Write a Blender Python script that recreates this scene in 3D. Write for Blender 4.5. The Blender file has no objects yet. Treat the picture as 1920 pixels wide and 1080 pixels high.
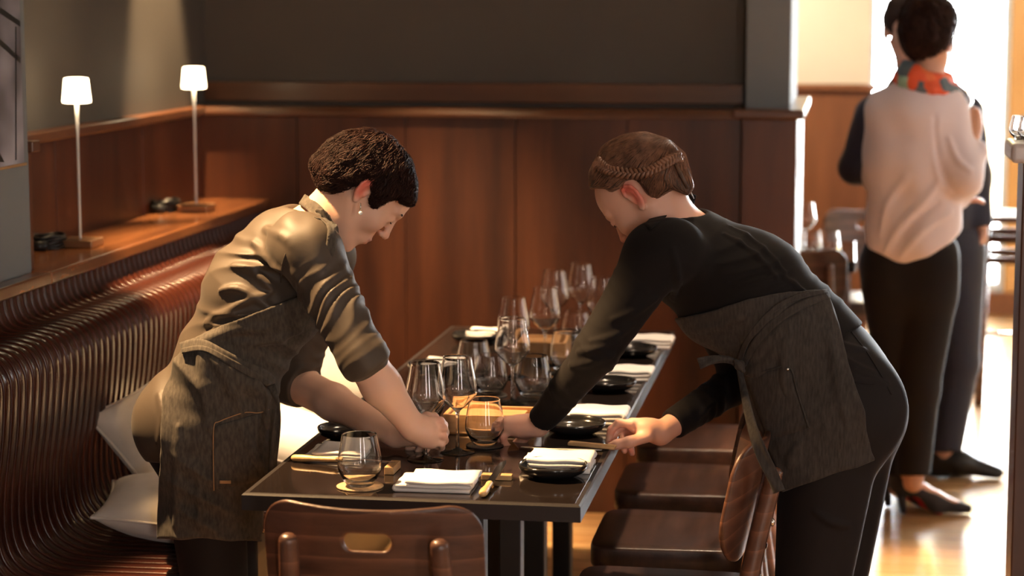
import bpy, bmesh, math, random
import numpy as np
from mathutils import Vector, Matrix, Euler
random.seed(4); PI = math.pi
scn = bpy.context.scene
COL = scn.collection
# ------------------------------------------------------------------ camera, world, lights, exposure
YAW, PITCH, FPX = math.radians(8.95), math.radians(7.55), 4000.0
cam_d = bpy.data.cameras.new('camera'); cam_d.sensor_width = 36; cam_d.lens = 36*FPX/1920
cam = bpy.data.objects.new('camera', cam_d); COL.objects.link(cam)
cam.location = (0, 0, 1.7); cam.rotation_euler = (PI/2-PITCH, 0, YAW)
cam_d.dof.use_dof = True; cam_d.dof.focus_distance = 4.45; cam_d.dof.aperture_fstop = 2.9
cam_d.clip_end = 200
scn.camera = cam
vs = scn.view_settings
vs.view_transform = 'Standard'; vs.look = 'None'; vs.gamma = 1; vs.use_curve_mapping = False
vs.exposure = 0.08
scn.cycles.use_denoising = True
scn.cycles.caustics_reflective = False
scn.cycles.max_bounces = 16; scn.cycles.transmission_bounces = 16; scn.cycles.transparent_max_bounces = 32
scn.cycles.sample_clamp_indirect = 12.0; scn.cycles.blur_glossy = .3
w = bpy.data.worlds.new('daylight'); scn.world = w; w.use_nodes = True
w.node_tree.nodes['Background'].inputs[0].default_value = (0.93, 0.97, 1.0, 1)
w.node_tree.nodes['Background'].inputs[1].default_value = 55.0

def light(name, kind, loc, target, energy, color, **kw):
    d = bpy.data.lights.new(name, kind); d.energy = energy; d.color = color
    for k, v in kw.items(): setattr(d, k, v)
    o = bpy.data.objects.new(name, d); COL.objects.link(o); o.location = loc
    o.rotation_euler = (Vector(target)-Vector(loc)).to_track_quat('-Z', 'Y').to_euler()
    return o
WARM = (1.0, 0.66, 0.34)
S = math.radians
light('ceiling_spot', 'SPOT', (-1.90, 4.30, 2.62), (-1.22, 4.22, 1.2), 900, (1, .62, .29), spot_size=S(41), spot_blend=.45, shadow_soft_size=.03)
light('ceiling_spot', 'SPOT', (-1.62, 5.35, 2.68), (-1.55, 5.9, .7), 950, WARM, spot_size=S(40), spot_blend=.5, shadow_soft_size=.03)
light('ceiling_spot', 'SPOT', (-1.30, 5.75, 2.68), (-1.34, 7.0, .25), 560, WARM, spot_size=S(36), spot_blend=1, shadow_soft_size=.05)
light('ceiling_spot', 'SPOT', (-2.06, 6.60, 2.68), (-2.19, 6.62, 1.2), 650, WARM, spot_size=S(34), spot_blend=.6, shadow_soft_size=.03)
light('ceiling_spot', 'SPOT', (-2.02, 5.55, 2.68), (-2.14, 5.5, 1.0), 60, WARM, spot_size=S(50), spot_blend=.8, shadow_soft_size=.03)
light('ceiling_spot', 'SPOT', (-0.35, 5.1, 2.68), (-.55, 5.3, .4), 200, (1, .74, .5), spot_size=S(64), spot_blend=.8, shadow_soft_size=.05)
light('ceiling_spot', 'SPOT', (0.20, 5.9, 2.68), (.22, 6.0, 0), 900, WARM, spot_size=S(34), spot_blend=.8, shadow_soft_size=.05)
light('ceiling_spot', 'SPOT', (-.9, 8.9, 2.68), (-.6, 10.2, 1.5), 260, (1, .84, .64), spot_size=S(80), spot_blend=.9, shadow_soft_size=.08)  # added spot to brighten the far cream wall, no known fixture
light('window_daylight', 'AREA', (1.3, -2.6, 1.7), (-.6, 4.6, 1.0), 56, (1, .88, .80), shape='RECTANGLE', size=.3, size_y=2.0)  # unseen fill lamp added behind the camera, narrow for streaks in the glasses
light('window_daylight', 'AREA', (3.0, -.6, 1.8), (-.4, 4.8, 1.0), 46, (1, .90, .85), shape='RECTANGLE', size=.3, size_y=2.0)  # second added fill lamp, out of view at right; no window built here
light('window_daylight', 'AREA', (3.95, 5.6, 1.5), (-1, 5.4, 1.0), 34, (.93, .93, 1.0), shape='RECTANGLE', size=4.0, size_y=1.8)  # broad lamp added by the right wall to lighten the glass edges
po = light('window_portal', 'AREA', (1.70, 11.97, 1.37), (1.70, 6.0, 1.37), 10, (1, 1, 1), shape='RECTANGLE', size=3.2, size_y=2.5)
po.data.cycles.is_portal = True

# ------------------------------------------------------------------ photo geometry (1920x1080) -> world
_a, _p = YAW, PITCH
CO = np.array([0, 0, 1.7])
FW = np.array([-math.sin(_a)*math.cos(_p), math.cos(_a)*math.cos(_p), -math.sin(_p)])
RT = np.array([math.cos(_a), math.sin(_a), 0]); UP = np.cross(RT, FW)
def ray(x, y): return FW+RT*(x-960)/FPX-UP*(y-540)/FPX
def PZ(x, y, z): r = ray(x, y); return CO+r*(z-CO[2])/r[2]
def PY(x, y, Y): r = ray(x, y); return CO+r*Y/r[1]
def PX(x, y, X): r = ray(x, y); return CO+r*X/r[0]
def pj(P):
    d = P-CO; D = d@FW
    return 960+FPX*(d@RT)/D, 540-FPX*(d@UP)/D, D

# ------------------------------------------------------------------ materials
def hexc(r, g, b): return (r, g, b, 1)
def mat(name, base, rough=.5, metal=0, spec=.5, bump=None, var=None, sheen=0, coat=0, trans=0, ior=1.45, emit=None, estr=0, sss=0, attr=None):
    m = bpy.data.materials.new(name); m.use_nodes = True; N = m.node_tree.nodes; L = m.node_tree.links
    b = N['Principled BSDF']
    b.inputs['Base Color'].default_value = (*base[:3], 1); b.inputs['Roughness'].default_value = rough
    b.inputs['Metallic'].default_value = metal; b.inputs['Specular IOR Level'].default_value = spec
    b.inputs['Sheen Weight'].default_value = sheen; b.inputs['Coat Weight'].default_value = coat
    b.inputs['Transmission Weight'].default_value = trans; b.inputs['IOR'].default_value = ior
    if sss:
        b.inputs['Subsurface Weight'].default_value = sss; b.inputs['Subsurface Radius'].default_value = (.01, .004, .002); b.inputs['Subsurface Scale'].default_value = 1
    if emit: b.inputs['Emission Color'].default_value = (*emit, 1); b.inputs['Emission Strength'].default_value = estr
    tc = N.new('ShaderNodeTexCoord'); mp = N.new('ShaderNodeMapping'); L.new(tc.outputs['Object'], mp.inputs[0])
    if var:      # (scale3, amount, detail)
        mp.inputs['Scale'].default_value = var[0]
        n = N.new('ShaderNodeTexNoise'); n.inputs['Scale'].default_value = 1; n.inputs['Detail'].default_value = var[2] if len(var) > 2 else 4
        L.new(mp.outputs[0], n.inputs['Vector'])
        mx = N.new('ShaderNodeMix'); mx.data_type = 'RGBA'
        am = var[1]
        mx.inputs[6].default_value = (*[c*(1-am) for c in base[:3]], 1); mx.inputs[7].default_value = (*[min(1, c*(1+am)) for c in base[:3]], 1)
        rp = N.new('ShaderNodeMapRange'); rp.inputs[1].default_value = .3; rp.inputs[2].default_value = .7
        L.new(n.outputs[0], rp.inputs[0]); L.new(rp.outputs[0], mx.inputs[0]); L.new(mx.outputs[2], b.inputs['Base Color'])
    if attr:
        at = N.new('ShaderNodeAttribute'); at.attribute_name = attr
        L.new(at.outputs['Color'], b.inputs['Base Color'])
    if bump:     # (scale3, strength, distance)
        mb = N.new('ShaderNodeMapping'); mb.inputs['Scale'].default_value = bump[0]; L.new(tc.outputs['Object'], mb.inputs[0])
        n2 = N.new('ShaderNodeTexNoise'); n2.inputs['Scale'].default_value = 1; n2.inputs['Detail'].default_value = 3; L.new(mb.outputs[0], n2.inputs['Vector'])
        bp = N.new('ShaderNodeBump'); bp.inputs['Strength'].default_value = bump[1]; bp.inputs['Distance'].default_value = bump[2]
        L.new(n2.outputs[0], bp.inputs['Height']); L.new(bp.outputs[0], b.inputs['Normal'])
    return m
def wood(name, dark, light_, scale=(6, 6, .8), rough=.35, coat=0, rings=0, contrast=(.35, .7), bumpd=.0004):
    m = bpy.data.materials.new(name); m.use_nodes = True; N = m.node_tree.nodes; L = m.node_tree.links
    b = N['Principled BSDF']; b.inputs['Roughness'].default_value = rough; b.inputs['Coat Weight'].default_value = coat; b.inputs['Coat Roughness'].default_value = .15
    tc = N.new('ShaderNodeTexCoord'); mp = N.new('ShaderNodeMapping'); mp.inputs['Scale'].default_value = scale; L.new(tc.outputs['Object'], mp.inputs[0])
    n = N.new('ShaderNodeTexNoise'); n.inputs['Scale'].default_value = 1; n.inputs['Detail'].default_value = 8; n.inputs['Roughness'].default_value = .65
    L.new(mp.outputs[0], n.inputs['Vector'])
    src = n.outputs[0]
    if rings:
        wv = N.new('ShaderNodeTexWave'); wv.bands_direction = 'Z'; wv.wave_profile = 'SAW'
        wv.inputs['Scale'].default_value = rings; wv.inputs['Distortion'].default_value = 9; wv.inputs['Detail'].default_value = 1.5; wv.inputs['Detail Scale'].default_value = .35
        m2 = N.new('ShaderNodeMapping'); m2.inputs['Scale'].default_value = (1, 1, 1); L.new(tc.outputs['Object'], m2.inputs[0]); L.new(m2.outputs[0], wv.inputs['Vector'])
        pw = N.new('ShaderNodeMath'); pw.operation = 'POWER'; pw.inputs[1].default_value = 6; L.new(wv.outputs['Fac'], pw.inputs[0])
        ad = N.new('ShaderNodeMath'); ad.operation = 'MULTIPLY_ADD'; ad.inputs[1].default_value = .36; L.new(pw.outputs[0], ad.inputs[0]); L.new(src, ad.inputs[2]); src = ad.outputs[0]
    cr = N.new('ShaderNodeValToRGB'); e = cr.color_ramp.elements
    e[0].position, e[1].position = contrast; e[0].color = (*dark, 1); e[1].color = (*light_, 1)
    L.new(src, cr.inputs[0]); L.new(cr.outputs[0], b.inputs['Base Color'])
    bp = N.new('ShaderNodeBump'); bp.inputs['Strength'].default_value = .4; bp.inputs['Distance'].default_value = bumpd
    L.new(src, bp.inputs['Height']); L.new(bp.outputs[0], b.inputs['Normal'])
    return m
M = {}
M['wall'] = mat('taupe_paint', (.080, .070, .060), .75, var=((1.5, 1.5, 1.5), .06), bump=((90, 90, 90), .15, .0006))
M['wall_grey'] = mat('blue_grey_paint', (.17, .185, .195), .8, bump=((90, 90, 90), .15, .0006))
M['wall_cream'] = mat('cream_paint', (.72, .64, .50), .8, var=((2, 2, 2), .04))
M['ceiling'] = mat('ceiling_paint', (.55, .52, .47), .9, var=((2, 2, 2), .04))
M['panel'] = wood('dark_wall_panel_wood', (.030, .010, .006), (.120, .039, .016), (4.5, 4.5, .4), .38, contrast=(.32, .7))
M['panel_far'] = wood('orange_brown_panel_wood', (.13, .045, .016), (.28, .105, .038), (3, 3, .3), .4)
M['cap'] = wood('cap_rail_wood', (.07, .026, .012), (.17, .065, .025), (.8, 3, 6), .3, coat=.3)
M['slat'] = wood('bench_slat_wood', (.018, .005, .003), (.072, .017, .008), (5, 5, 5), .26, coat=.06)
M['slat'].node_tree.nodes['Principled BSDF'].inputs['Specular IOR Level'].default_value = .32
M['ledge'] = wood('polished_ledge_wood', (.09, .032, .012), (.24, .09, .03), (12, 1.2, 6), .22, coat=.4)
M['chair'] = wood('dark_stained_chair_wood', (.060, .025, .016), (.24, .105, .06), (3, 6, 14), .38, coat=.15, rings=7, contrast=(.38, 1.0))
M['seat'] = wood('dark_stained_seat_wood', (.030, .015, .011), (.085, .040, .028), (3, 22, 22), .36, coat=.12)
M['table'] = mat('black_brown_lacquer', (.014, .010, .009), .07, spec=.6, var=((3, 3, 3), .2), bump=((9, 9, 9), .05, .0003))
M['table_edge'] = mat('black_table_edge', (.022, .018, .018), .45, spec=.4)
M['black_metal'] = mat('black_metal', (.02, .018, .018), .4, metal=.3)
M['oak_block'] = wood('pale_oak', (.46, .26, .11), (.66, .42, .20), (30, 6, 30), .45)
M['oak_box'] = wood('honey_oak', (.33, .17, .07), (.5, .28, .12), (6, 60, 60), .45)
M['handle'] = wood('boxwood_handle', (.55, .33, .14), (.72, .48, .22), (60, 12, 60), .4)
M['steel'] = mat('steel', (.55, .55, .55), .16, metal=1)
M['chrome'] = mat('chrome', (.8, .8, .8), .12, metal=1)
M['ceramic'] = mat('black_glazed_stoneware', (.012, .011, .011), .16, spec=.6, bump=((60, 60, 60), .08, .0006))
M['linen'] = mat('white_linen', (.80, .77, .74), .85, sheen=.2, bump=((700, 700, 700), .25, .0004), var=((20, 20, 20), .03))
M['cushion'] = mat('natural_linen', (.74, .68, .62), .9, sheen=.3, bump=((500, 500, 500), .3, .0006), var=((30, 30, 30), .04))
M['cork'] = mat('cork', (.48, .32, .18), .85, var=((150, 150, 150), .3), bump=((150, 150, 150), .4, .001))
M['leather'] = mat('dark_coaster', (.03, .025, .022), .5)
M['glass'] = mat('clear_glass', (1, 1, 1), .0, trans=1, ior=1.47, spec=.8)
M['pane'] = bpy.data.materials.new('window_pane'); M['pane'].use_nodes = True
def _pane():
    N = M['pane'].node_tree.nodes; L = M['pane'].node_tree.links
    t = N.new('ShaderNodeBsdfTransparent'); g = N.new('ShaderNodeBsdfGlossy'); g.inputs['Roughness'].default_value = .02
    f = N.new('ShaderNodeFresnel'); f.inputs[0].default_value = 1.4; x = N.new('ShaderNodeMixShader')
    L.new(f.outputs[0], x.inputs[0]); L.new(t.outputs[0], x.inputs[1]); L.new(g.outputs[0], x.inputs[2]); L.new(x.outputs[0], N['Material Output'].inputs[0])
_pane()
M['lamp_shade'] = mat('lit_lamp_shade', (.9, .85, .75), .5, emit=(1.0, .78, .48), estr=9)
M['lamp_metal'] = mat('white_lamp_metal', (.75, .72, .68), .3)
M['lamp_base'] = mat('brass_lamp_base', (.30, .17, .09), .3, metal=.5)
M['black_plastic'] = mat('black_plastic', (.012, .012, .012), .35)
M['pearl'] = mat('pearl', (.9, .86, .8), .15, spec=.8)
M['gold'] = mat('gold', (.85, .6, .25), .2, metal=1)
M['skin'] = mat('skin', (.6, .34, .24), .42, spec=.4, sss=.12, attr='tint', bump=((220, 220, 220), .06, .0006))
M['hair_black'] = mat('dark_brown_hair', (.026, .010, .007), .6, spec=.18, var=((60, 60, 60), .45))
M['hair_brown'] = mat('mid_brown_hair', (.075, .038, .024), .5, spec=.5, var=((60, 60, 60), .5))
M['hair_light'] = mat('light_brown_hair', (.20, .095, .055), .4, spec=.5, var=((40, 40, 40), .5))
M['shirt1'] = mat('brown_satin_cotton', (.060, .043, .030), .58, sheen=.05, bump=((420, 420, 420), .2, .0005))
M['denim1'] = mat('charcoal_denim', (.062, .052, .042), .85, sheen=.05, spec=.3, var=((220, 60, 60), .35), bump=((300, 300, 90), .5, .0009))
M['denim2'] = mat('dark_denim', (.042, .035, .031), .85, sheen=.04, spec=.3, var=((220, 60, 45), .35), bump=((300, 300, 90), .5, .0009))
M['black_cloth'] = mat('black_jersey', (.0065, .0045, .0045), .85, sheen=.02, spec=.25, bump=((400, 400, 400), .2, .0005))
M['trousers'] = mat('black_trousers', (.011, .008, .008), .75, sheen=.02, spec=.25, bump=((350, 350, 350), .2, .0005))
M['stitch'] = mat('tan_stitching', (.36, .20, .09), .7)
M['blouse'] = mat('white_blouse', (.80, .70, .75), .7, sheen=.3)
M['navy'] = mat('navy_suit', (.02, .022, .04), .7, sheen=.1)
M['floor'] = None
def floor_mat():
    m = bpy.data.materials.new('oak_floor'); m.use_nodes = True; N = m.node_tree.nodes; L = m.node_tree.links; b = N['Principled BSDF']
    tc = N.new('ShaderNodeTexCoord'); br = N.new('ShaderNodeTexBrick'); L.new(tc.outputs['Object'], br.inputs['Vector'])
    br.inputs['Scale'].default_value = 1; br.inputs['Brick Width'].default_value = 1.4; br.inputs['Row Height'].default_value = .11; br.inputs['Mortar Size'].default_value = .002
    br.inputs['Color1'].default_value = (.62, .37, .17, 1); br.inputs['Color2'].default_value = (.52, .29, .125, 1); br.inputs['Mortar'].default_value = (.12, .06, .03, 1)
    mp = N.new('ShaderNodeMapping'); mp.inputs['Scale'].default_value = (1.5, 25, 1); L.new(tc.outputs['Object'], mp.inputs[0])
    n = N.new('ShaderNodeTexNoise'); n.inputs['Detail'].default_value = 6; L.new(mp.outputs[0], n.inputs['Vector'])
    mx = N.new('ShaderNodeMix'); mx.data_type = 'RGBA'; mx.blend_type = 'MULTIPLY'; mx.inputs[0].default_value = .35
    L.new(br.outputs[0], mx.inputs[6]); L.new(n.outputs['Color'], mx.inputs[7]); L.new(mx.outputs[2], b.inputs['Base Color'])
    b.inputs['Roughness'].default_value = .24
    return m
M['floor'] = floor_mat()

# ------------------------------------------------------------------ object helpers
def link(o, parent=None):
    COL.objects.link(o)
    if parent is not None: o.parent = parent
    return o
def tag(o, label, cat, group=None):
    o['label'] = label; o['category'] = cat
    if group: o['group'] = group
    return o
def struct(o): o['kind'] = 'structure'; return o
def thing(name, label, cat, loc=(0, 0, 0), rotz=0, group=None):
    o = bpy.data.objects.new(name, None); o.empty_display_size = .05; COL.objects.link(o)
    o.location = loc; o.rotation_euler = (0, 0, rotz)
    return tag(o, label, cat, group)
def dup(o, loc=None, rotz=None, label=None, parent=None):
    c = o.copy(); COL.objects.link(c)
    if parent is not None: c.parent = parent
    if loc is not None: c.location = loc
    if rotz is not None: c.rotation_euler = (0, 0, rotz)
    if label: c['label'] = label
    for ch in list(o.children): dup(ch, parent=c)
    return c
def obj(name, bm, m, parent=None, smooth=True, bevel=0, seg=2):
    me = bpy.data.meshes.new(name)
    bmesh.ops.recalc_face_normals(bm, faces=bm.faces)
    bm.to_mesh(me); bm.free()
    if smooth:
        me.polygons.foreach_set('use_smooth', [True]*len(me.polygons))
    me.materials.append(m)
    o = bpy.data.objects.new(name, me); link(o, parent)
    if bevel:
        b = o.modifiers.new('bevel', 'BEVEL'); b.width = bevel; b.segments = seg; b.limit_method = 'ANGLE'; b.harden_normals = True
    elif smooth:
        for e in me.edges: pass
    return o
def box(bm, lo, hi, M4=None):
    x0, y0, z0 = lo; x1, y1, z1 = hi
    vs_ = [Vector(v) for v in ((x0,y0,z0),(x1,y0,z0),(x1,y1,z0),(x0,y1,z0),(x0,y0,z1),(x1,y0,z1),(x1,y1,z1),(x0,y1,z1))]
    if M4 is not None: vs_ = [M4 @ v for v in vs_]
    v = [bm.verts.new(p) for p in vs_]
    for f in ((0,3,2,1),(4,5,6,7),(0,1,5,4),(1,2,6,5),(2,3,7,6),(3,0,4,7)): bm.faces.new([v[i] for i in f])
    return bm
def bx(lo, hi, M4=None): return box(bmesh.new(), lo, hi, M4)
def mbox(name, lo, hi, m, parent=None, bevel=.003): return obj(name, bx(lo, hi), m, parent, smooth=bool(bevel), bevel=bevel)
def lathe(prof, n=40, bm=None):
    bm = bm or bmesh.new(); rings = []
    for r, z in prof:
        if r < 1e-6: rings.append([bm.verts.new((0, 0, z))])
        else: rings.append([bm.verts.new((r*math.cos(2*PI*i/n), r*math.sin(2*PI*i/n), z)) for i in range(n)])
    for a, b in zip(rings, rings[1:]):
        for i in range(n):
            j = (i+1) % n
            if len(a) == 1 and len(b) == 1: continue
            if len(a) == 1: bm.faces.new((a[0], b[i], b[j]))
            elif len(b) == 1: bm.faces.new((a[i], a[j], b[0]))
            else: bm.faces.new((a[i], a[j], b[j], b[i]))
    return bm
def tube(pts, rad, n=8, bm=None, cap=True, flat=None):
    bm = bm or bmesh.new(); pts = [Vector(p) for p in pts]
    if not isinstance(rad, (list, tuple)): rad = [rad]*len(pts)
    rings = []; prev = None
    for i, p in enumerate(pts):
        t = (pts[min(i+1, len(pts)-1)]-pts[max(i-1, 0)]).normalized()
        if prev is None:
            ref = Vector((0, 0, 1)) if abs(t.z) < .9 else Vector((1, 0, 0)); u = t.cross(ref).normalized()
        else: u = (prev-t*prev.dot(t)).normalized()
        prev = u; v = t.cross(u); fl = flat or 1
        rings.append([bm.verts.new(p+(u*math.cos(2*PI*k/n)*fl+v*math.sin(2*PI*k/n))*rad[i]) for k in range(n)])
    for a, b in zip(rings, rings[1:]):
        for k in range(n): bm.faces.new((a[k], a[(k+1) % n], b[(k+1) % n], b[k]))
    if cap: bm.faces.new(rings[0][::-1]); bm.faces.new(rings[-1])
    return bm
def prism(poly, axis, a, b, bm=None):
    """2-D polygon extruded along an axis (0,1,2); poly gives the other two coordinates in order"""
    bm = bm or bmesh.new()
    def mk(p, t):
        q = list(p); q.insert(axis, t); return bm.verts.new(q)
    A = [mk(p, a) for p in poly]; B = [mk(p, b) for p in poly]; n = len(poly)
    bm.faces.new(A); bm.faces.new(B[::-1])
    for i in range(n): bm.faces.new((A[i], A[(i+1) % n], B[(i+1) % n], B[i]))
    return bm
def spline(pts, n=6):
    P = [np.array(p, float) for p in pts]; out = []
    for i in range(len(P)-1):
        p0 = P[max(i-1, 0)]; p1 = P[i]; p2 = P[i+1]; p3 = P[min(i+2, len(P)-1)]
        for k in range(n):
            t = k/n
            out.append(.5*((2*p1)+(-p0+p2)*t+(2*p0-5*p1+4*p2-p3)*t*t+(-p0+3*p1-3*p2+p3)*t**3))
    out.append(P[-1]); return out

# ------------------------------------------------------------------ implicit surfaces (rounded volumes blended and meshed)
def _n(v): v = np.asarray(v, float); return v/np.linalg.norm(v)
def poly_sd(px, py, poly):
    P = np.asarray(poly, np.float32); d = np.full(px.shape, 1e9, np.float32); s = np.zeros(px.shape, bool)
    n = len(P)
    for i in range(n):
        a = P[i]; b = P[(i-1) % n]; e = b-a; wx = px-a[0]; wy = py-a[1]
        t = np.clip((wx*e[0]+wy*e[1])/(e@e+1e-12), 0, 1)
        d = np.minimum(d, (wx-e[0]*t)**2+(wy-e[1]*t)**2)
        if abs(a[1]-b[1]) > 1e-9:
            c = ((a[1] > py) != (b[1] > py)) & (px < (b[0]-a[0])*(py-a[1])/(b[1]-a[1])+a[0]); s ^= c
    d = np.sqrt(d); return np.where(s, -d, d)
class Vol:
    def __init__(self): self.pr = []; self.post = []
    def copy(self): v = Vol(); v.pr = list(self.pr); v.post = list(self.post); return v
    def rc(self, a, b, ra, rb, k=.02, w=None, f=1., op='+', cut=None):
        self.pr.append(('rc', np.asarray(a, float), np.asarray(b, float), ra, rb, k, w, f, op, cut)); return self
    def ell(self, c, r, R=None, k=.02, op='+', cut=None):
        self.pr.append(('el', np.asarray(c, float), np.asarray(r, float), np.eye(3) if R is None else np.asarray(R, float), 0, k, None, 1, op, cut)); return self
    def fn(self, f, lo, hi, k=.0, op='+'):
        self.pr.append(('fn', np.asarray(lo, float), np.asarray(hi, float), f, 0, k, None, 1, op, None)); return self
    def chain(self, pts, rs, k=.02, **kw):
        for (a, b, ra, rb) in zip(pts, pts[1:], rs, rs[1:]): self.rc(a, b, ra, rb, k, **kw)
        return self
    def group(self, pts, rs, k=.02, op='+'):
        """one polyline volume blended in a single step (no bulges at its joints)"""
        P_ = [np.asarray(p, float) for p in pts]; r = max(rs)
        def f(Q):
            d = np.full(len(Q), 9.)
            for a, b, ra, rb in zip(P_, P_[1:], rs, rs[1:]):
                ba = b-a; t = np.clip((Q-a)@ba/(ba@ba+1e-12), 0, 1); d = np.minimum(d, np.linalg.norm(Q-a-t[:, None]*ba, axis=1)-(ra+(rb-ra)*t))
            return d
        return self.fn(f, np.min(P_, 0)-r, np.max(P_, 0)+r, k, op)
    def inflate(self, e):
        v = Vol(); v.post = list(self.post)
        for p in self.pr:
            p = list(p)
            if p[8] == '+':
                if p[0] == 'rc': p[3] += e; p[4] += e
                elif p[0] == 'el': p[2] = p[2]+e
            v.pr.append(tuple(p))
        return v
    def bb(self, p):
        if p[0] == 'rc':
            r = max(p[3], p[4])*max(1, p[7]); return np.minimum(p[1], p[2])-r, np.maximum(p[1], p[2])+r
        if p[0] == 'el': r = max(p[2]); return p[1]-r, p[1]+r
        return p[1], p[2]
    def __call__(self, P, margin=.02):
        D = np.full(len(P), 1.0)
        for p in self.pr:
            lo, hi = self.bb(p); m = margin+p[5]
            idx = np.nonzero(np.all((P > lo-m) & (P < hi+m), axis=1))[0]
            if len(idx) == 0: continue
            Q = P[idx]
            if p[0] == 'rc':
                a, b = p[1], p[2]
                if p[6] is not None:
                    wv = p[6]; s = 1/p[7]-1
                    Q2 = Q+np.outer((Q-a)@wv*s, wv); b = b+((b-a)@wv*s)*wv
                else: Q2 = Q
                ba = b-a; t = np.clip((Q2-a)@ba/(ba@ba+1e-12), 0, 1)
                d = np.linalg.norm(Q2-a-t[:, None]*ba, axis=1)-(p[3]+(p[4]-p[3])*t)
            elif p[0] == 'el':
                q = (Q-p[1])@p[3]; k0 = np.linalg.norm(q/p[2], axis=1); k1 = np.linalg.norm(q/p[2]**2, axis=1)+1e-9
                d = k0*(k0-1)/k1
            else: d = p[3](Q)
            if p[9] is not None:
                for c, nn in p[9]: d = np.maximum(d, (Q-c)@nn)
            o = D[idx]; k = p[5]
            if p[8] == '+':
                if k > 0: h = np.maximum(k-np.abs(o-d), 0)/k; r = np.minimum(o, d)-h*h*k*.25
                else: r = np.minimum(o, d)
            else:
                if k > 0: h = np.maximum(k-np.abs(o+d), 0)/k; r = np.maximum(o, -d)+h*h*k*.25
                else: r = np.maximum(o, -d)
            D[idx] = r
        for f in self.post: D = f(P, D)
        return D
    def hit(self, px, py, off=0, tmin=3.0, tmax=9.0):
        """where the camera ray through a photo point meets the surface"""
        r = ray(px, py); r = r/np.linalg.norm(r); t = tmin
        best = (9, t)
        for _ in range(160):
            d = float(self((CO+r*t)[None], margin=.5)[0])
            if abs(d) < best[0]: best = (abs(d), t)
            if d < .0004: break
            t += max(d*.7, .001)
            if t > tmax: break
        return CO+r*(best[1]-off)
def fpx(poly):      # keep only what lies inside a photo outline
    def f(P, D):
        x, y, dd = pj(P); return np.maximum(D, poly_sd(x, y, poly)*dd/FPX)
    return f
def fcut(poly):
    def f(P, D):
        x, y, dd = pj(P); return np.maximum(D, -poly_sd(x, y, poly)*dd/FPX)
    return f
def fwr(a, b, rad, lam, amp, tilt=(0, 0, 0), seed=0, lo=.0, hi=1.):
    """soft cross-wise creases in cloth round a limb from a to b"""
    a = np.asarray(a, float); u = _n(np.asarray(b)-a); L_ = np.linalg.norm(np.asarray(b)-a); tl = np.asarray(tilt, float)
    rg = np.random.RandomState(seed); K = rg.normal(size=(3, 3))*18; ph = rg.uniform(0, 6, 3)
    def f(P, D):
        s = (P-a)@u; rr = np.linalg.norm(P-a-s[:, None]*u, axis=1); m = (np.abs(D) < .03) & (rr < rad*1.6) & (s > (lo-.1)*L_) & (s < (hi+.1)*L_)
        if not m.any(): return D
        Q = P[m]; sm = s[m]; wn = np.clip((sm/L_-lo)*6+.6, 0, 1)*np.clip((hi-sm/L_)*6+.6, 0, 1)*np.clip((1.6*rad-rr[m])/(.3*rad), 0, 1)
        ph2 = 6.283*(sm+Q@tl)/lam+2.2*np.sin(Q@K[0]+ph[0])+1.6*np.sin(Q@K[1]*1.7+ph[1]); amp2 = .55+.45*np.sin(Q@K[2]+ph[2])
        D = D.copy(); D[m] -= amp*wn*amp2*(1-2*np.abs(np.sin(ph2*.5)))
        return D
    return f
def fplane(c, n):
    c = np.asarray(c, float); n = _n(n)
    return lambda P, D: np.maximum(D, (P-c)@n)
def fnoise(amp, fr, seed=0, n=5):
    rg = np.random.RandomState(seed); K = rg.normal(size=(n, 3))*np.asarray(fr); ph = rg.uniform(0, 6.28, n)
    def f(P, D):
        m = np.abs(D) < .05; s = np.zeros(len(P)); s[m] = np.sin(P[m]@K.T+ph).sum(1)*amp/math.sqrt(n); return D+s
    return f
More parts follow.
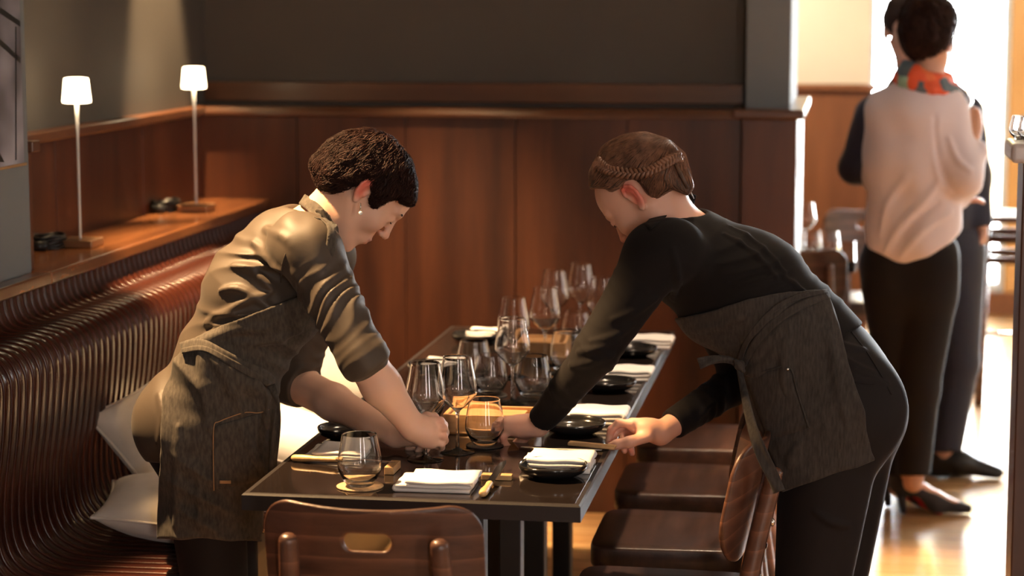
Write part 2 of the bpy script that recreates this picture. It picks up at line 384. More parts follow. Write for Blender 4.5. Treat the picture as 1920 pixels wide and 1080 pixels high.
def mesh_vol(vol, h, lo=None, hi=None):
    if lo is None:
        b = [vol.bb(p) for p in vol.pr if p[8] == '+']; lo = np.min([x[0] for x in b], 0)-.02; hi = np.max([x[1] for x in b], 0)+.02
    lo = np.asarray(lo, float); hi = np.asarray(hi, float); C = 4
    nc = np.ceil((hi-lo)/(h*C)).astype(int)+1
    g = [lo[i]+np.arange(nc[i]+1)*h*C for i in range(3)]
    G = np.stack(np.meshgrid(*g, indexing='ij'), -1).reshape(-1, 3)
    dc = vol(G, margin=h*C*2.5).reshape(nc+1)
    near = np.abs(dc) < h*C*2.2
    cell = np.zeros(nc, bool)
    for i in (0, 1):
        for j in (0, 1):
            for k in (0, 1): cell |= near[i:nc[0]+i, j:nc[1]+j, k:nc[2]+k]
    nf = nc*C+1
    act = np.zeros(nf, bool)
    big = np.repeat(np.repeat(np.repeat(cell, C, 0), C, 1), C, 2)
    for i in (0, 1):
        for j in (0, 1):
            for k in (0, 1): act[i:nf[0]-1+i, j:nf[1]-1+j, k:nf[2]-1+k] |= big
    V = np.repeat(np.repeat(np.repeat(dc[:-1, :-1, :-1], C, 0), C, 1), C, 2)
    V = np.pad(V, ((0, 1),)*3, mode='edge').astype(np.float32); V[~act & (V < 0)] = -1; V[~act & (V > 0)] = 1
    ix = np.stack(np.nonzero(act), 1)
    vals = np.empty(len(ix), np.float32)
    for s in range(0, len(ix), 400000):
        vals[s:s+400000] = vol(lo+ix[s:s+400000]*h, margin=.012)
    V[ix[:, 0], ix[:, 1], ix[:, 2]] = vals
    ins = V < 0
    n0, n1, n2 = [x-1 for x in nf]
    cnt = np.zeros((n0, n1, n2), np.int8)
    for i in (0, 1):
        for j in (0, 1):
            for k in (0, 1): cnt += ins[i:n0+i, j:n1+j, k:n2+k]
    ac = (cnt > 0) & (cnt < 8)
    ci = np.stack(np.nonzero(ac), 1); idm = np.full(ac.shape, -1, np.int32); idm[ac] = np.arange(len(ci))
    acc = np.zeros((len(ci), 3)); num = np.zeros(len(ci))
    cor = [(i, j, k) for i in (0, 1) for j in (0, 1) for k in (0, 1)]
    for a in cor:
        for ax in range(3):
            if a[ax]: continue
            b = list(a); b[ax] = 1
            va = V[ci[:, 0]+a[0], ci[:, 1]+a[1], ci[:, 2]+a[2]]; vb = V[ci[:, 0]+b[0], ci[:, 1]+b[1], ci[:, 2]+b[2]]
            m = (va < 0) != (vb < 0); t = np.where(m, va/(va-vb+1e-12), 0)
            p = np.tile(np.array(a, float), (len(ci), 1)); p[:, ax] = t
            acc[m] += p[m]; num[m] += 1
    co = lo+(ci+acc/np.maximum(num, 1)[:, None])*h
    faces = []
    for ax in range(3):
        sl = [slice(0, n) for n in nf]; s1 = list(sl); s1[ax] = slice(0, nf[ax]-1); s2 = list(sl); s2[ax] = slice(1, nf[ax])
        A = ins[tuple(s1)]; B = ins[tuple(s2)]
        e = np.stack(np.nonzero(A != B), 1)
        u, v = [(1, 2), (2, 0), (0, 1)][ax]
        ok = (e[:, u] > 0) & (e[:, v] > 0) & (e[:, u] < nf[u]-1) & (e[:, v] < nf[v]-1); e = e[ok]
        fl = A[e[:, 0], e[:, 1], e[:, 2]]
        q = []
        for du, dv in ((-1, -1), (0, -1), (0, 0), (-1, 0)):
            c = e.copy(); c[:, u] += du; c[:, v] += dv; q.append(idm[c[:, 0], c[:, 1], c[:, 2]])
        q = np.stack(q, 1); q[~fl] = q[~fl][:, ::-1]; faces.append(q)
    F = np.concatenate(faces); F = F[np.all(F >= 0, axis=1)]
    return co, F
def raw_mesh(name, co, F, m, parent=None, smooth_it=0):
    me = bpy.data.meshes.new(name)
    me.vertices.add(len(co)); me.vertices.foreach_set('co', np.asarray(co, np.float32).ravel())
    me.loops.add(F.size); me.loops.foreach_set('vertex_index', F.astype(np.int32).ravel())
    me.polygons.add(len(F)); me.polygons.foreach_set('loop_start', (np.arange(len(F))*F.shape[1]).astype(np.int32))
    me.update(calc_edges=True); me.validate()
    me.polygons.foreach_set('use_smooth', np.ones(len(me.polygons), bool))
    me.materials.append(m)
    o = bpy.data.objects.new(name, me); link(o, parent)
    if smooth_it:
        s = o.modifiers.new('smooth', 'SMOOTH'); s.iterations = smooth_it; s.factor = .5
    return o
def vobj(name, vol, h, m, parent=None, sm=2, lo=None, hi=None, tint=None, simp=None):
    co, F = mesh_vol(vol, h, lo, hi)
    if tint is not None:
        o = raw_mesh(name, co, F, m, parent, sm)
        c = tint(co); a = o.data.color_attributes.new('tint', 'FLOAT_COLOR', 'POINT')
        a.data.foreach_set('color', np.concatenate([c, np.ones((len(c), 1))], 1).astype(np.float32).ravel())
        return o
    return raw_mesh(name, co, F, m, parent, sm)
#SECTION_ROOM
# ------------------------------------------------------------------ the room
BY = 7.0            # face of the panelled back wall
WX = -2.19          # face of the left wall
LX, LZ = -1.93, 1.05  # front edge and height of the ledge behind the bench
CZ = 1.362          # top of the wood panelling
H = 2.72
struct(mbox('floor', (-3.2, -3.0, -.1), (5.2, 13.6, 0), M['floor'], bevel=0))
struct(mbox('ceiling', (-3.2, -3.0, H), (5.2, 12.3, H+.1), M['ceiling'], bevel=0))
struct(mbox('wall_left', (WX-.51, -3.0, 0), (WX, BY+.13, H), M['wall'], bevel=0))
struct(mbox('wall_rear', (-3.2, -3.2, 0), (5.2, -3.0, H), M['wall_cream'], bevel=0))
struct(mbox('wall_right', (4.0, -3.0, 0), (4.2, 12.2, H), M['wall_cream'], bevel=0))
PXR = -.161         # right side of the partition
struct(mbox('wall_back', (WX-.51, BY+.13, 0), (-.342, BY+.95, H), M['wall'], bevel=0))
# post at the end of the partition: painted above, wood below
struct(mbox('wall_post', (-.335, BY+.04, CZ-.01), (PXR-.03, BY+.97, H), M['wall_grey'], bevel=.004))
def panel_wall(name, x0, x1, y0, y1, z1, m, n, groove=.004):
    """boarded panelling: separate boards with shallow joints, in one mesh"""
    bm = bmesh.new(); wd = (x1-x0)/n
    box(bm, (x0, y0+.012, 0), (x1, y1, z1))
    for i in range(n): box(bm, (x0+i*wd+groove/2, y0, 0.0), (x0+(i+1)*wd-groove/2, y0+.014, z1))
    return obj(name, bm, m, bevel=.0015)
struct(panel_wall('wall_panel_back', WX-.02, -.345, BY, BY+.13, CZ-.03, M['panel'], 5))
struct(obj('wall_panel_left', (lambda bm: [box(bm, (WX-.02, 4.9+i*.745+.003, 0), (WX+.018, 4.9+(i+1)*.745-.003, CZ-.03)) for i in range(3)] and bm)(bmesh.new()), M['panel'], bevel=.0015))
struct(obj('wall_panel_post', prism([(-.342, 0), (PXR-.004, 0), (PXR-.004, CZ-.03), (-.342, CZ-.03)], 1, BY-.02, BY+.96), M['panel'], bevel=.003))
capp = [(0, 0), (.0, .012), (.012, .03), (.16, .03), (.16, 0)]
bm = prism([(BY-.035+a, CZ-.03+b) for a, b in capp], 0, WX, -.37)
struct(obj('trim_cap_back', bm, M['cap'], bevel=.004))
struct(obj('trim_cap_post', bx((-.372, BY-.06, CZ-.028), (PXR+.02, BY+1.0, CZ+.004)), M['cap'], bevel=.008, seg=3))
struct(obj('trim_cap_left', bx((WX-.02, 4.9, CZ-.03), (WX+.045, BY-.02, CZ)), M['cap'], bevel=.006, seg=3))
struct(obj('trim_rail_back', bx((WX, BY+.105, CZ+.012), (-.345, BY+.14, CZ+.078)), M['cap'], bevel=.004))
# painted pier at the left edge of the picture, with its own short panel behind
PE = PX(57, 400, LX-.05)[1]
struct(mbox('wall_pier', (WX-.02, 1.5, 0), (LX-.05, PE, H), M['wall_grey'], bevel=.004))
struct(mbox('trim_pier', (WX-.02, PE+.002, LZ+.002), (LX-.055, PE+.03, CZ-.02), M['panel'], bevel=.002))
struct(mbox('trim_pier_cap', (WX-.02, PE+.002, CZ-.02), (LX-.04, PE+.055, CZ+.008), M['cap'], bevel=.004))
# far side of the room
FY = 10.2; FX = .095; fz = PY(1550, 157, FY)[2]
struct(mbox('wall_far', (-2.6, FY, 0), (FX, 12.2, H), M['wall_cream'], bevel=.004))
struct(panel_wall('wall_panel_far', -2.6, FX+.012, FY-.06, FY, fz-.02, M['panel_far'], 4))
struct(mbox('trim_cap_far', (-2.6, FY-.085, fz-.03), (FX+.03, FY+.02, fz), M['panel_far'], bevel=.006))
struct(mbox('wall_side_far', (-2.7, BY+.9, 0), (-2.6, 12.2, H), M['wall_cream'], bevel=0))
WY = 12.0
ZS = .12
struct(mbox('wall_window', (3.3, WY, 0), (4.2, WY+.2, H), M['wall_cream'], bevel=0))
struct(mbox('wall_lintel', (FX, WY, 2.62), (3.3, WY+.2, H), M['wall_cream'], bevel=0))
struct(mbox('baseboard_window', (FX, WY-.03, 0), (3.3, WY+.16, ZS), M['panel_far'], bevel=.006))
xm = PY(1893, 200, WY)[0]
M['frame'] = mat('pale_window_frame', (.62, .70, .78), .5)
M['door_wood'] = wood('golden_door_wood', (.50, .27, .09), (.72, .45, .2), (3, 3, .5), .4)
def window(n, x0, x1):
    t = bpy.data.objects.new('window_%d' % n, None); COL.objects.link(t); t.location = (x0, WY, ZS); struct(t)
    W_, H_ = x1-x0, 2.62-ZS
    bm = bmesh.new()
    for lo, hi in (((0, .03, 0), (.035, .12, H_)), ((W_-.035, .03, 0), (W_, .12, H_)), ((.035, .03, 0), (W_-.035, .12, .05)), ((.035, .03, H_-.05), (W_-.035, .12, H_))): box(bm, lo, hi)
    f = obj('window_frame', bm, M['frame'], t, bevel=.004)
    obj('window_pane', bx((.03, .07, .04), (W_-.03, .076, H_-.04)), M['pane'], t, smooth=False)
window(1, FX+.005, xm); window(2, xm+.16, 3.3)
d1 = bpy.data.objects.new('window_post', None)
struct(mbox('trim_window_post', (xm, WY+.0, ZS), (xm+.16, WY+.14, 2.62), M['door_wood'], bevel=.006))
# paving outside
struct(mbox('ground_outside', (-6, 13.6, -.12), (10, 40, -.02), mat('pale_paving', (.75, .74, .72), .9, var=((1, 1, 1), .05)), bevel=0))

# ------------------------------------------------------------------ ledge and slatted bench
lg = tag(obj('ledge_shelf', box(bx((WX+.02, PE+.001, LZ-.032), (LX, BY-.002, LZ)), (LX-.047, 3.5, LZ-.032), (LX, PE+.001, LZ)), M['ledge'], bevel=.006, seg=3), 'polished wooden ledge running above the slatted bench along the left wall', 'shelf')
bench = thing('slatted_bench', 'long dark reddish slatted wooden bench with curved back along left wall', 'bench', (-1.6, 5.5, 0))
prof = spline([(-1.952, 1.014), (-1.948, .985), (-1.934, .958), (-1.905, .948), (-1.86, .949), (-1.815, .936), (-1.790, .905), (-1.783, .86), (-1.790, .76), (-1.806, .64), (-1.808, .55), (-1.79, .492), (-1.745, .462), (-1.68, .452), (-1.55, .452), (-1.45, .452), (-1.415, .440), (-1.405, .41)], 4)
prof = [p-np.array([-1.6, 0]) for p in prof]
def slat_mesh():
    hw, th, r = .0155, .015, .005
    sec = []
    for cx, cz, a0 in ((hw-r, -r, 0), (-(hw-r), -r, 90), (-(hw-r), -th+r, 180), (hw-r, -th+r, 270)):
        for k in range(4):
            a = math.radians(a0+k*30); sec.append((cx+r*math.cos(a), cz+r*math.sin(a)))
    bm = bmesh.new(); rings = []
    for i, p in enumerate(prof):
        t = prof[min(i+1, len(prof)-1)]-prof[max(i-1, 0)]; t = t/np.linalg.norm(t); nrm = np.array([-t[1], t[0]])   # outward side
        rings.append([bm.verts.new((p[0]+nrm[0]*v, u, p[1]+nrm[1]*v)) for u, v in sec])
    n = len(sec)
    for a, b in zip(rings, rings[1:]):
        for k in range(n): bm.faces.new((a[k], a[(k+1) % n], b[(k+1) % n], b[k]))
    bm.faces.new(rings[0]); bm.faces.new(rings[-1])
    return bm
s0 = obj('slat', slat_mesh(), M['slat'], bench)
ys = [3.52-5.5+.042*i for i in range(82)]
s0.location = (0, ys[0], 0)
for y in ys[1:]:
    c = s0.copy(); COL.objects.link(c); c.location = (0, y, 0)
bm = bmesh.new()
back = [(p[0]-.0, p[1]) for p in prof[::3]]
off = []
for i in range(len(prof)):
    t = prof[min(i+1, len(prof)-1)]-prof[max(i-1, 0)]; t = t/np.linalg.norm(t); off.append((prof[i][0]+t[1]*.017, prof[i][1]-t[0]*.017))
poly = [(a, b) for a, b in off[::2]]+[(.185, .36), (.185, .0), (.13, 0), (.13, .34), (-.30, .34), (-.36, 1.0)]
obj('dark_gap_backing', prism([(a, b) for a, b in poly], 1, -2.0, 1.48), M['black_metal'], bench, smooth=False)  # black backing added behind the slats so the gaps look dark

# table lamps on the ledge
def lamp(p, label):
    t = thing('table_lamp', label, 'lamp', p, 0, 'cordless lamps on the ledge')
    obj('lamp_base', bx((-.05, -.05, 0), (.05, .05, .022)), M['lamp_base'], t, bevel=.004)
    obj('pole', lathe([(0, .022), (.0045, .022), (.0035, .03), (.0035, .30), (.0065, .392), (0, .392)], 16), M['lamp_metal'], t)
    obj('lamp_shade', lathe([(0, .388), (.030, .388), (.0385, .390), (.0392, .396), (.0335, .452), (.032, .456), (.020, .458), (0, .458)], 40), M['lamp_shade'], t)
    l = bpy.data.lights.new('lamp_bulb', 'POINT'); l.energy = 1.6; l.color = WARM; l.shadow_soft_size = .03
    return t
p1 = PZ(151, 462, LZ); p2 = PZ(368, 396, LZ)
lamp(p1, 'slim white lamp with glowing shade on the ledge, the nearer one left')
lamp(p2, 'slim white lamp with glowing shade on the ledge, near the wall corner')
for p, lb in ((PZ(92, 465, LZ), 'black charging cable coiled beside the nearer left lamp'), (PZ(312, 396, LZ), 'black charging cable coiled beside the lamp near the corner')):
    t = tag(bpy.data.objects.new('cable_coil', None), lb, 'cable', 'coiled charging cables')
    bpy.data.objects.remove(t)
    bm = bmesh.new()
    for k in range(5):
        n = 40; pts = [(p[0]+(.042-.003*(k % 3))*math.cos(2*PI*i/n)*(1.0), p[1]+(.062-.004*(k % 2))*math.sin(2*PI*i/n), p[2]+.0045+.0072*k+.002*math.sin(3*2*PI*i/n+k)) for i in range(n+1)]
        tube(pts, .0042, 6, bm, cap=False)
    box(bm, (p[0]-.02, p[1]-.085, p[2]+.001), (p[0]+.02, p[1]-.05, p[2]+.026))
    tag(obj('cable_coil', bm, M['black_plastic']), lb, 'cable', 'coiled charging cables')

# framed photograph on the pier
pr = PX(40, 305, LX-.046)
M['print'] = None
def print_mat():
    m = bpy.data.materials.new('grey_photo_print'); m.use_nodes = True; N = m.node_tree.nodes; L = m.node_tree.links; b = N['Principled BSDF']
    tc = N.new('ShaderNodeTexCoord'); mp = N.new('ShaderNodeMapping'); mp.inputs['Scale'].default_value = (1, 3.0, 3.4); mp.inputs['Rotation'].default_value = (.75, 0, 0)
    n = N.new('ShaderNodeTexNoise'); n.inputs['Scale'].default_value = 1.1; n.inputs['Detail'].default_value = 2
    L.new(tc.outputs['Object'], mp.inputs[0]); L.new(mp.outputs[0], n.inputs['Vector'])
    cr = N.new('ShaderNodeValToRGB'); e = cr.color_ramp.elements
    e[0].position = .40; e[0].color = (.06, .05, .06, 1); e[1].position = .5; e[1].color = (.23, .22, .26, 1); e2 = cr.color_ramp.elements.new(.62); e2.color = (.42, .41, .47, 1)
    L.new(n.outputs[0], cr.inputs[0]); L.new(cr.outputs[0], b.inputs['Base Color']); b.inputs['Roughness'].default_value = .5; return m
M['print'] = print_mat()
pt = thing('wall_picture', 'grey photographic print hanging on the blue-grey pier at left', 'picture', (LX-.05, pr[1]-.75, pr[2]))
obj('print', bx((0, 0, 0), (.012, .75, 1.0)), M['print'], pt, bevel=.001)
obj('edge_strip', bx((0, -.004, -.006), (.016, .756, 0)), M['oak_block'], pt)

for q in (((-8, 8), (38, 40), (38, 50), (-8, 20)), ((-8, 66), (38, 108), (38, 118), (-8, 78)), ((-8, 270), (8, 304), (-8, 304)), ((29, 50), (31, 50), (31, 300), (29, 300))):
    P = [PX(a, b, LX-.0375) for a, b in q]
    obj('print_line', prism([(p[1]-pt.location.y, p[2]-pt.location.z) for p in P], 0, .0121, .0128), M['black_plastic'], pt, smooth=False)
# ------------------------------------------------------------------ dining table
TX0, TX1, TY0, TY1, TZ = -1.163, -.492, 3.968, 6.20, .75
tb = thing('dining_table', 'long black-brown glossy dining table laid for guests', 'table', ((TX0+TX1)/2, (TY0+TY1)/2, 0))
cx, cy = tb.location.x, tb.location.y
obj('tabletop', bx((TX0-cx+.012, TY0-cy+.012, TZ-.03), (TX1-cx-.012, TY1-cy-.012, TZ)), M['table'], tb, bevel=.001)
bm = bmesh.new()
ep = [(0, -.034), (0, -.004), (.0035, -.0002), (.0125, -.0002), (.0125, -.034)]
def ring_frame(bm, x0, x1, y0, y1, z):
    for d in range(len(ep)):
        pass
    R = []
    for o_, dz in ep: R.append([bm.verts.new(v) for v in ((x0+o_, y0+o_, z+dz), (x1-o_, y0+o_, z+dz), (x1-o_, y1-o_, z+dz), (x0+o_, y1-o_, z+dz))])
    for i in range(len(R)):
        a, b = R[i], R[(i+1) % len(R)]
        for k in range(4): bm.faces.new((a[k], a[(k+1) % 4], b[(k+1) % 4], b[k]))
ring_frame(bm, TX0-cx, TX1-cx, TY0-cy, TY1-cy, TZ)
obj('table_edge', bm, M['table_edge'], tb, smooth=False)
for yy in (4.38, 4.90, 5.30, 5.82):
    for xx in (-.055, .055):
        obj('table_leg', bx((xx-.026, yy-cy-.03, .02), (xx+.026, yy-cy+.03, TZ-.034)), M['black_metal'], tb, bevel=.004)
for yy in (4.64, 5.56):
    obj('table_foot', bx((-.25, yy-cy-.30, 0), (.25, yy-cy+.30, .02)), M['black_metal'], tb, bevel=.004)
#SECTION_CHAIRS
# ------------------------------------------------------------------ chairs
def back_panel_sdf(P):
    x, y, z = P[:, 0], P[:, 1], P[:, 2]
    zz = z-.675
    yt = y+zz*.20                                     # leans back going up
    Rb = .40; yc = -.195+Rb
    r = np.hypot(x, yt-yc); u = Rb*np.arctan2(x, -(yt-yc)); t = r-Rb
    v = zz
    hw = .212-.030*np.clip((-v)/.15, -1, 1)**2*(v < 0)-.010*(v < 0)*np.clip(-v/.15, 0, 1)
    top = .150-.012*np.cos(np.clip(u/.2, -1, 1)*PI*.5)
    hh = np.where(v > 0, top, .118)
    rr = np.where(v > 0, .07, .105)
    qx = np.abs(u)-(hw-rr); qy = np.abs(v)-(hh-rr)
    d2 = np.hypot(np.maximum(qx, 0), np.maximum(qy, 0))+np.minimum(np.maximum(qx, qy), 0)-rr
    sx = np.maximum(np.abs(u)-.027, 0); sd = np.hypot(sx, (v-.076))-.0165
    d2 = np.maximum(d2, -sd)
    q2 = np.stack([d2+.005, np.abs(t)-.0065+.005], 1)
    return np.minimum(q2.max(1), 0)+np.linalg.norm(np.maximum(q2, 0), axis=1)-.005
bv = Vol().fn(back_panel_sdf, (-.22, -.26, .50), (.22, .02, .86))
def seat_bm():
    bm = bmesh.new(); n = 48; R = []
    def ol(s, z, dz=0):
        out = []
        for i in range(n):
            a = 2*PI*i/n; c, s_ = math.cos(a), math.sin(a); e = .24
            x = .2*s*math.copysign(abs(c)**e, c); y = .19*s*math.copysign(abs(s_)**e, s_)
            x *= 1-.10*(.5-y/.38)*.8
            out.append(bm.verts.new((x, y, z-(.007*max(0, 1-(x*x+y*y)/.03) if dz else 0))))
        return out
    R = [ol(.95, .410), ol(.99, .411), ol(1, .416), ol(1, .454), ol(.993, .459), ol(.98, .461), ol(.7, .459, 1), ol(.45, .459, 1), ol(.2, .459, 1)]
    bm.faces.new(R[0]); bm.faces.new(R[-1])
    for a, b in zip(R, R[1:]):
        for i in range(n): bm.faces.new((a[i], a[(i+1) % n], b[(i+1) % n], b[i]))
    return bm
def make_chair(label, loc, rz, group=None):
    t = thing('dining_chair', label, 'chair', loc, rz, group)
    obj('seat', seat_bm(), M['seat'], t)
    obj('seat_frame', (lambda bm: [box(bm, *b) for b in (((-.165, .13, .37), (.165, .152, .418)), ((-.15, -.165, .37), (.15, -.145, .418)), ((-.165, -.15, .37), (-.145, .14, .418)), ((.145, -.15, .37), (.165, .14, .418)))] and bm)(bmesh.new()), M['chair'], t, bevel=.003)
    for s in (-1, 1):
        obj('leg', tube([(s*.165, .150, .418), (s*.172, .165, .0)], [.020, .014], 10), M['chair'], t)
        # rear leg runs up behind the backrest
        pts = spline([(s*.165, -.235, 0), (s*.152, -.185, .30), (s*.148, -.178, .44), (s*.142, -.205, .60), (s*.138, -.232, .715), (s*.137, -.243, .768)], 5)
        rs = [.016+.004*math.sin(PI*i/(len(pts)-1)) for i in range(len(pts))]; rs[-1] = .010
        obj('rear_leg', tube(pts, rs, 10), M['chair'], t)
        for z in (.535, .655):
            y = -.2-.2*(z-.675)-.052
            bm = bmesh.new(); bmesh.ops.create_uvsphere(bm, u_segments=14, v_segments=8, radius=.0085, matrix=Matrix.Translation((s*.138, y+.010, z)) @ Matrix.Diagonal((1, .7, 1, 1)))
            obj('bolt', bm, M['chrome'], t)
    obj('stretcher', tube([(-.168, .158, .2), (.168, .158, .2)], .009, 8), M['chair'], t)
    vobj('backrest', bv, .0032, M['chair'], t, sm=1)
    return t
c0 = make_chair('dark wooden chair with slotted backrest at the near end of the table', (-.832, 3.835, 0), 0, 'dark wooden dining chairs around the table')
RZ = PI/2
for (y, x, lb) in ((4.42, -.375, 'dark wooden chair right of the table, nearest the camera, under the hanging apron tie'),
                   (4.965, -.385, 'dark wooden chair with scuffed seat right of table, second from the front'),
                   (5.52, -.39, 'dark wooden chair right of table, third from the front'),
                   (6.09, -.39, 'dark wooden chair right of the table, farthest back')):
    dup(c0, (x, y, 0), RZ, lb)
#SECTION_TABLEWARE
# ------------------------------------------------------------------ things on the table
def glass_lathe(outer, inner, n=48): return lathe(outer+inner[::-1], n)
WG_O = [(0, 0), (.037, 0), (.0385, .0012), (.037, .0022), (.015, .0048), (.0055, .010), (.0038, .018), (.0034, .05), (.0036, .075), (.005, .088), (.012, .096), (.027, .108), (.0395, .124), (.0425, .134), (.0405, .155), (.0345, .185), (.0306, .2070)]
WG_I = [(0, .0935), (.010, .0965), (.0262, .1100), (.0385, .1250), (.0413, .1345), (.0393, .155), (.0335, .185), (.0297, .2070)]
TM_O = [(0, 0), (.023, 0), (.027, .002), (.0345, .014), (.0425, .030), (.0445, .042), (.0425, .062), (.0375, .090), (.0346, .1030)]
TM_I = [(0, .007), (.020, .008), (.032, .018), (.0408, .0325), (.0428, .043), (.0410, .062), (.0360, .090), (.0335, .1030)]
def refine(p, n=3): 
    out = [tuple(q) for q in spline(p, n)]; out[0] = p[0]
    return [(max(a, 0), b) for a, b in out]
WO = WG_O[:6]+refine(WG_O[5:], 3)[1:]; WI = [WG_I[0]]+refine(WG_I[1:], 3)
TO = TM_O[:3]+refine(TM_O[2:], 3)[1:]; TI = [TM_I[0]]+refine(TM_I[1:], 3)
def rim(O, I):
    (a, z), (b, _) = O[-1], I[-1]; m = (a+b)/2; e = (a-b)/2
    return O+[(a-.00004, z+.0004), (m+e*.75, z+.0008), (m+e*.3, z+.00100)], I+[(b+.00004, z+.0004), (m-e*.75, z+.0008), (m-e*.3, z+.00100)]
WO, WI = rim(WO, WI); TO, TI = rim(TO, TI)
proto = {}
def glass_obj(kind, p, label, group, s=1.0):
    nm = 'wine_glass' if kind == 'w' else 'tumbler'
    if kind not in proto:
        O, I = (WO, WI) if kind == 'w' else (TO, TI)
        o = obj(nm, glass_lathe(O, I), M['glass']); proto[kind] = o
    else: o = proto[kind].copy(); COL.objects.link(o)
    o.location = Vector(p); o.scale = (s, s, s)
    return tag(o, label, 'glass', group)
GW, GT = 'wine glasses on the dining table', 'stemless tumblers on the dining table'
CZT = TZ+.0035
def coaster(p, label, m='leather', r=.043):
    return tag((lambda o: (setattr(o, 'location', Vector((p[0], p[1], TZ+.0003))), o)[1])(obj('coaster', lathe([(0, 0), (r, 0), (r+.001, .001), (r+.001, .0022), (r, .003), (0, .003)], 40), M[m])), label, 'coaster', 'round coasters under tumblers')
wg = [((798, 862), 'wine glass held by the stem by the short-haired server'),
      ((858, 848), 'wine glass beside the near wooden box, right of the held one'),
      ((961, 756), 'tall wine glass standing in front of the dark sleeve, behind the near tumbler'),
      ((963, 708), 'wine glass just behind the tall central one'),
      ((1022, 684), 'wine glass in the middle row in front of the far wooden box'),
      ((1040, 643), 'wine glass beside the far wooden box, second from the back'),
      ((1089, 627), 'wine glass farthest back at right, just left of the black sleeve'),
      ((1128, 660), 'wine glass half hidden behind the black sleeve')]
for (q, lb) in wg: glass_obj('w', tuple(PZ(q[0], q[1], TZ)[:2])+(TZ,), lb, GW)
tm = [((675, 913), 'tumbler near the front left corner of the table', 'cork', 1.0),
      ((909, 836), 'tumbler being set down by the braided server', 'leather', .97),
      ((889, 716), 'tumbler behind the paired wine glasses', 'leather', 1.0),
      ((1000, 748), 'tumbler right of the tall central wine glass', 'leather', 1.0),
      ((1062, 700), 'tumbler beside the far wooden box, behind the row of wine glasses', 'leather', 1.0),
      ((1080, 655), 'tumbler at the far end of the table in front of the last glass', 'leather', 1.0),
      ((920, 742), 'tumbler partly hidden behind the second wine glass', 'leather', .95),
      ((800, 790), 'tumbler behind the server\'s gripping hand', 'leather', .95)]
CL = ['cork coaster under the near left tumbler', 'dark coaster under the tumbler the braided server sets down', 'dark coaster under the tumbler behind the paired wine glasses', 'dark coaster under the tumbler right of the tall central wine glass', 'dark coaster under the tumbler beside the far wooden box', 'dark coaster under the tumbler at the far end', 'dark coaster under the tumbler behind the second wine glass', 'dark coaster behind the gripping hand, under a tumbler']
for (q, lb, cm, s), cl in zip(tm, CL):
    p = PZ(q[0], q[1], TZ)
    coaster(p, cl, cm, .046 if cm == 'cork' else .040)
    glass_obj('t', (p[0], p[1], CZT), lb, GT, s)

def napkin_bm(L_, W_, T_, layers=3, seed=0):
    """cloth folded back and forth: one continuous strip with round folds, wavy on top"""
    rg = random.Random(seed); th = T_/layers*.80; gap = T_/layers; path = []
    for k in range(layers):
        z = th/2+gap*k; d = 1 if k % 2 == 0 else -1; sh = rg.uniform(-.004, .004)
        xs = [-W_/2*d+W_*d*i/10+sh for i in range(11)]
        if k == layers-1: xs = xs[:-1]+[xs[-1]-d*.012]
        path += [(x, z) for x in xs]
        if k < layers-1:
            for a in (45, 90, 135): path.append((W_/2*d+sh+d*gap*.5*math.sin(math.radians(a)), z+gap*.5-gap*.5*math.cos(math.radians(a))))
    bm = bmesh.new(); n = 14; cols = []
    for j in range(n+1):
        y = -L_/2+L_*j/n; col = []
        for i, (x, z) in enumerate(path):
            t = Vector((path[min(i+1, len(path)-1)][0]-path[max(i-1, 0)][0], 0, path[min(i+1, len(path)-1)][1]-path[max(i-1, 0)][1])).normalized(); nn = Vector((-t.z, 0, t.x))
            f = (z/T_); wob = f*(.0016*math.sin(9*x/W_+5*y/L_+seed)+.0012*math.sin(7*y/L_+seed*2))
            e = 1+.012*math.sin(j*.9+k)
            col.append((bm.verts.new(Vector((x*e, y, z+wob))+nn*th/2), bm.verts.new(Vector((x*e, y, z+wob))-nn*th/2)))
        cols.append(col)
    for a, b in zip(cols, cols[1:]):
        for i in range(len(path)-1):
            bm.faces.new((a[i][0], a[i+1][0], b[i+1][0], b[i][0])); bm.faces.new((a[i][1], b[i][1], b[i+1][1], a[i+1][1]))
        bm.faces.new((a[0][0], b[0][0], b[0][1], a[0][1])); bm.faces.new((a[-1][0], a[-1][1], b[-1][1], b[-1][0]))
    for c in (cols[0], cols[-1]):
        for i in range(len(path)-1): bm.faces.new((c[i][0], c[i][1], c[i+1][1], c[i+1][0]))
    return bm
def napkin(c, L_, W_, T_, rz, label, group='folded napkins on the table', seed=0, layers=3):
    o = obj('napkin', napkin_bm(L_, W_, T_, layers, seed), M['linen'])
    o.location = Vector(c); o.rotation_euler = (0, 0, rz); return tag(o, label, 'napkin', group)
def plate_prof():
    o = [(0, .0), (.040, .0), (.042, .002), (.052, .005), (.064, .011), (.0695, .019), (.0705, .0255), (.0695, .0275), (.0675, .0265), (.0665, .020), (.060, .0125), (.046, .0085), (.0, .0075)]
    return o
plate0 = [None]
def plate(c, label, s=1.):
    if plate0[0] is None: o = obj('plate', lathe(plate_prof(), 56), M['ceramic']); plate0[0] = o
    else: o = plate0[0].copy(); COL.objects.link(o)
    o.location = Vector(c); o.scale = (s, s, s); return tag(o, label, 'plate', 'black side plates with upright rims')
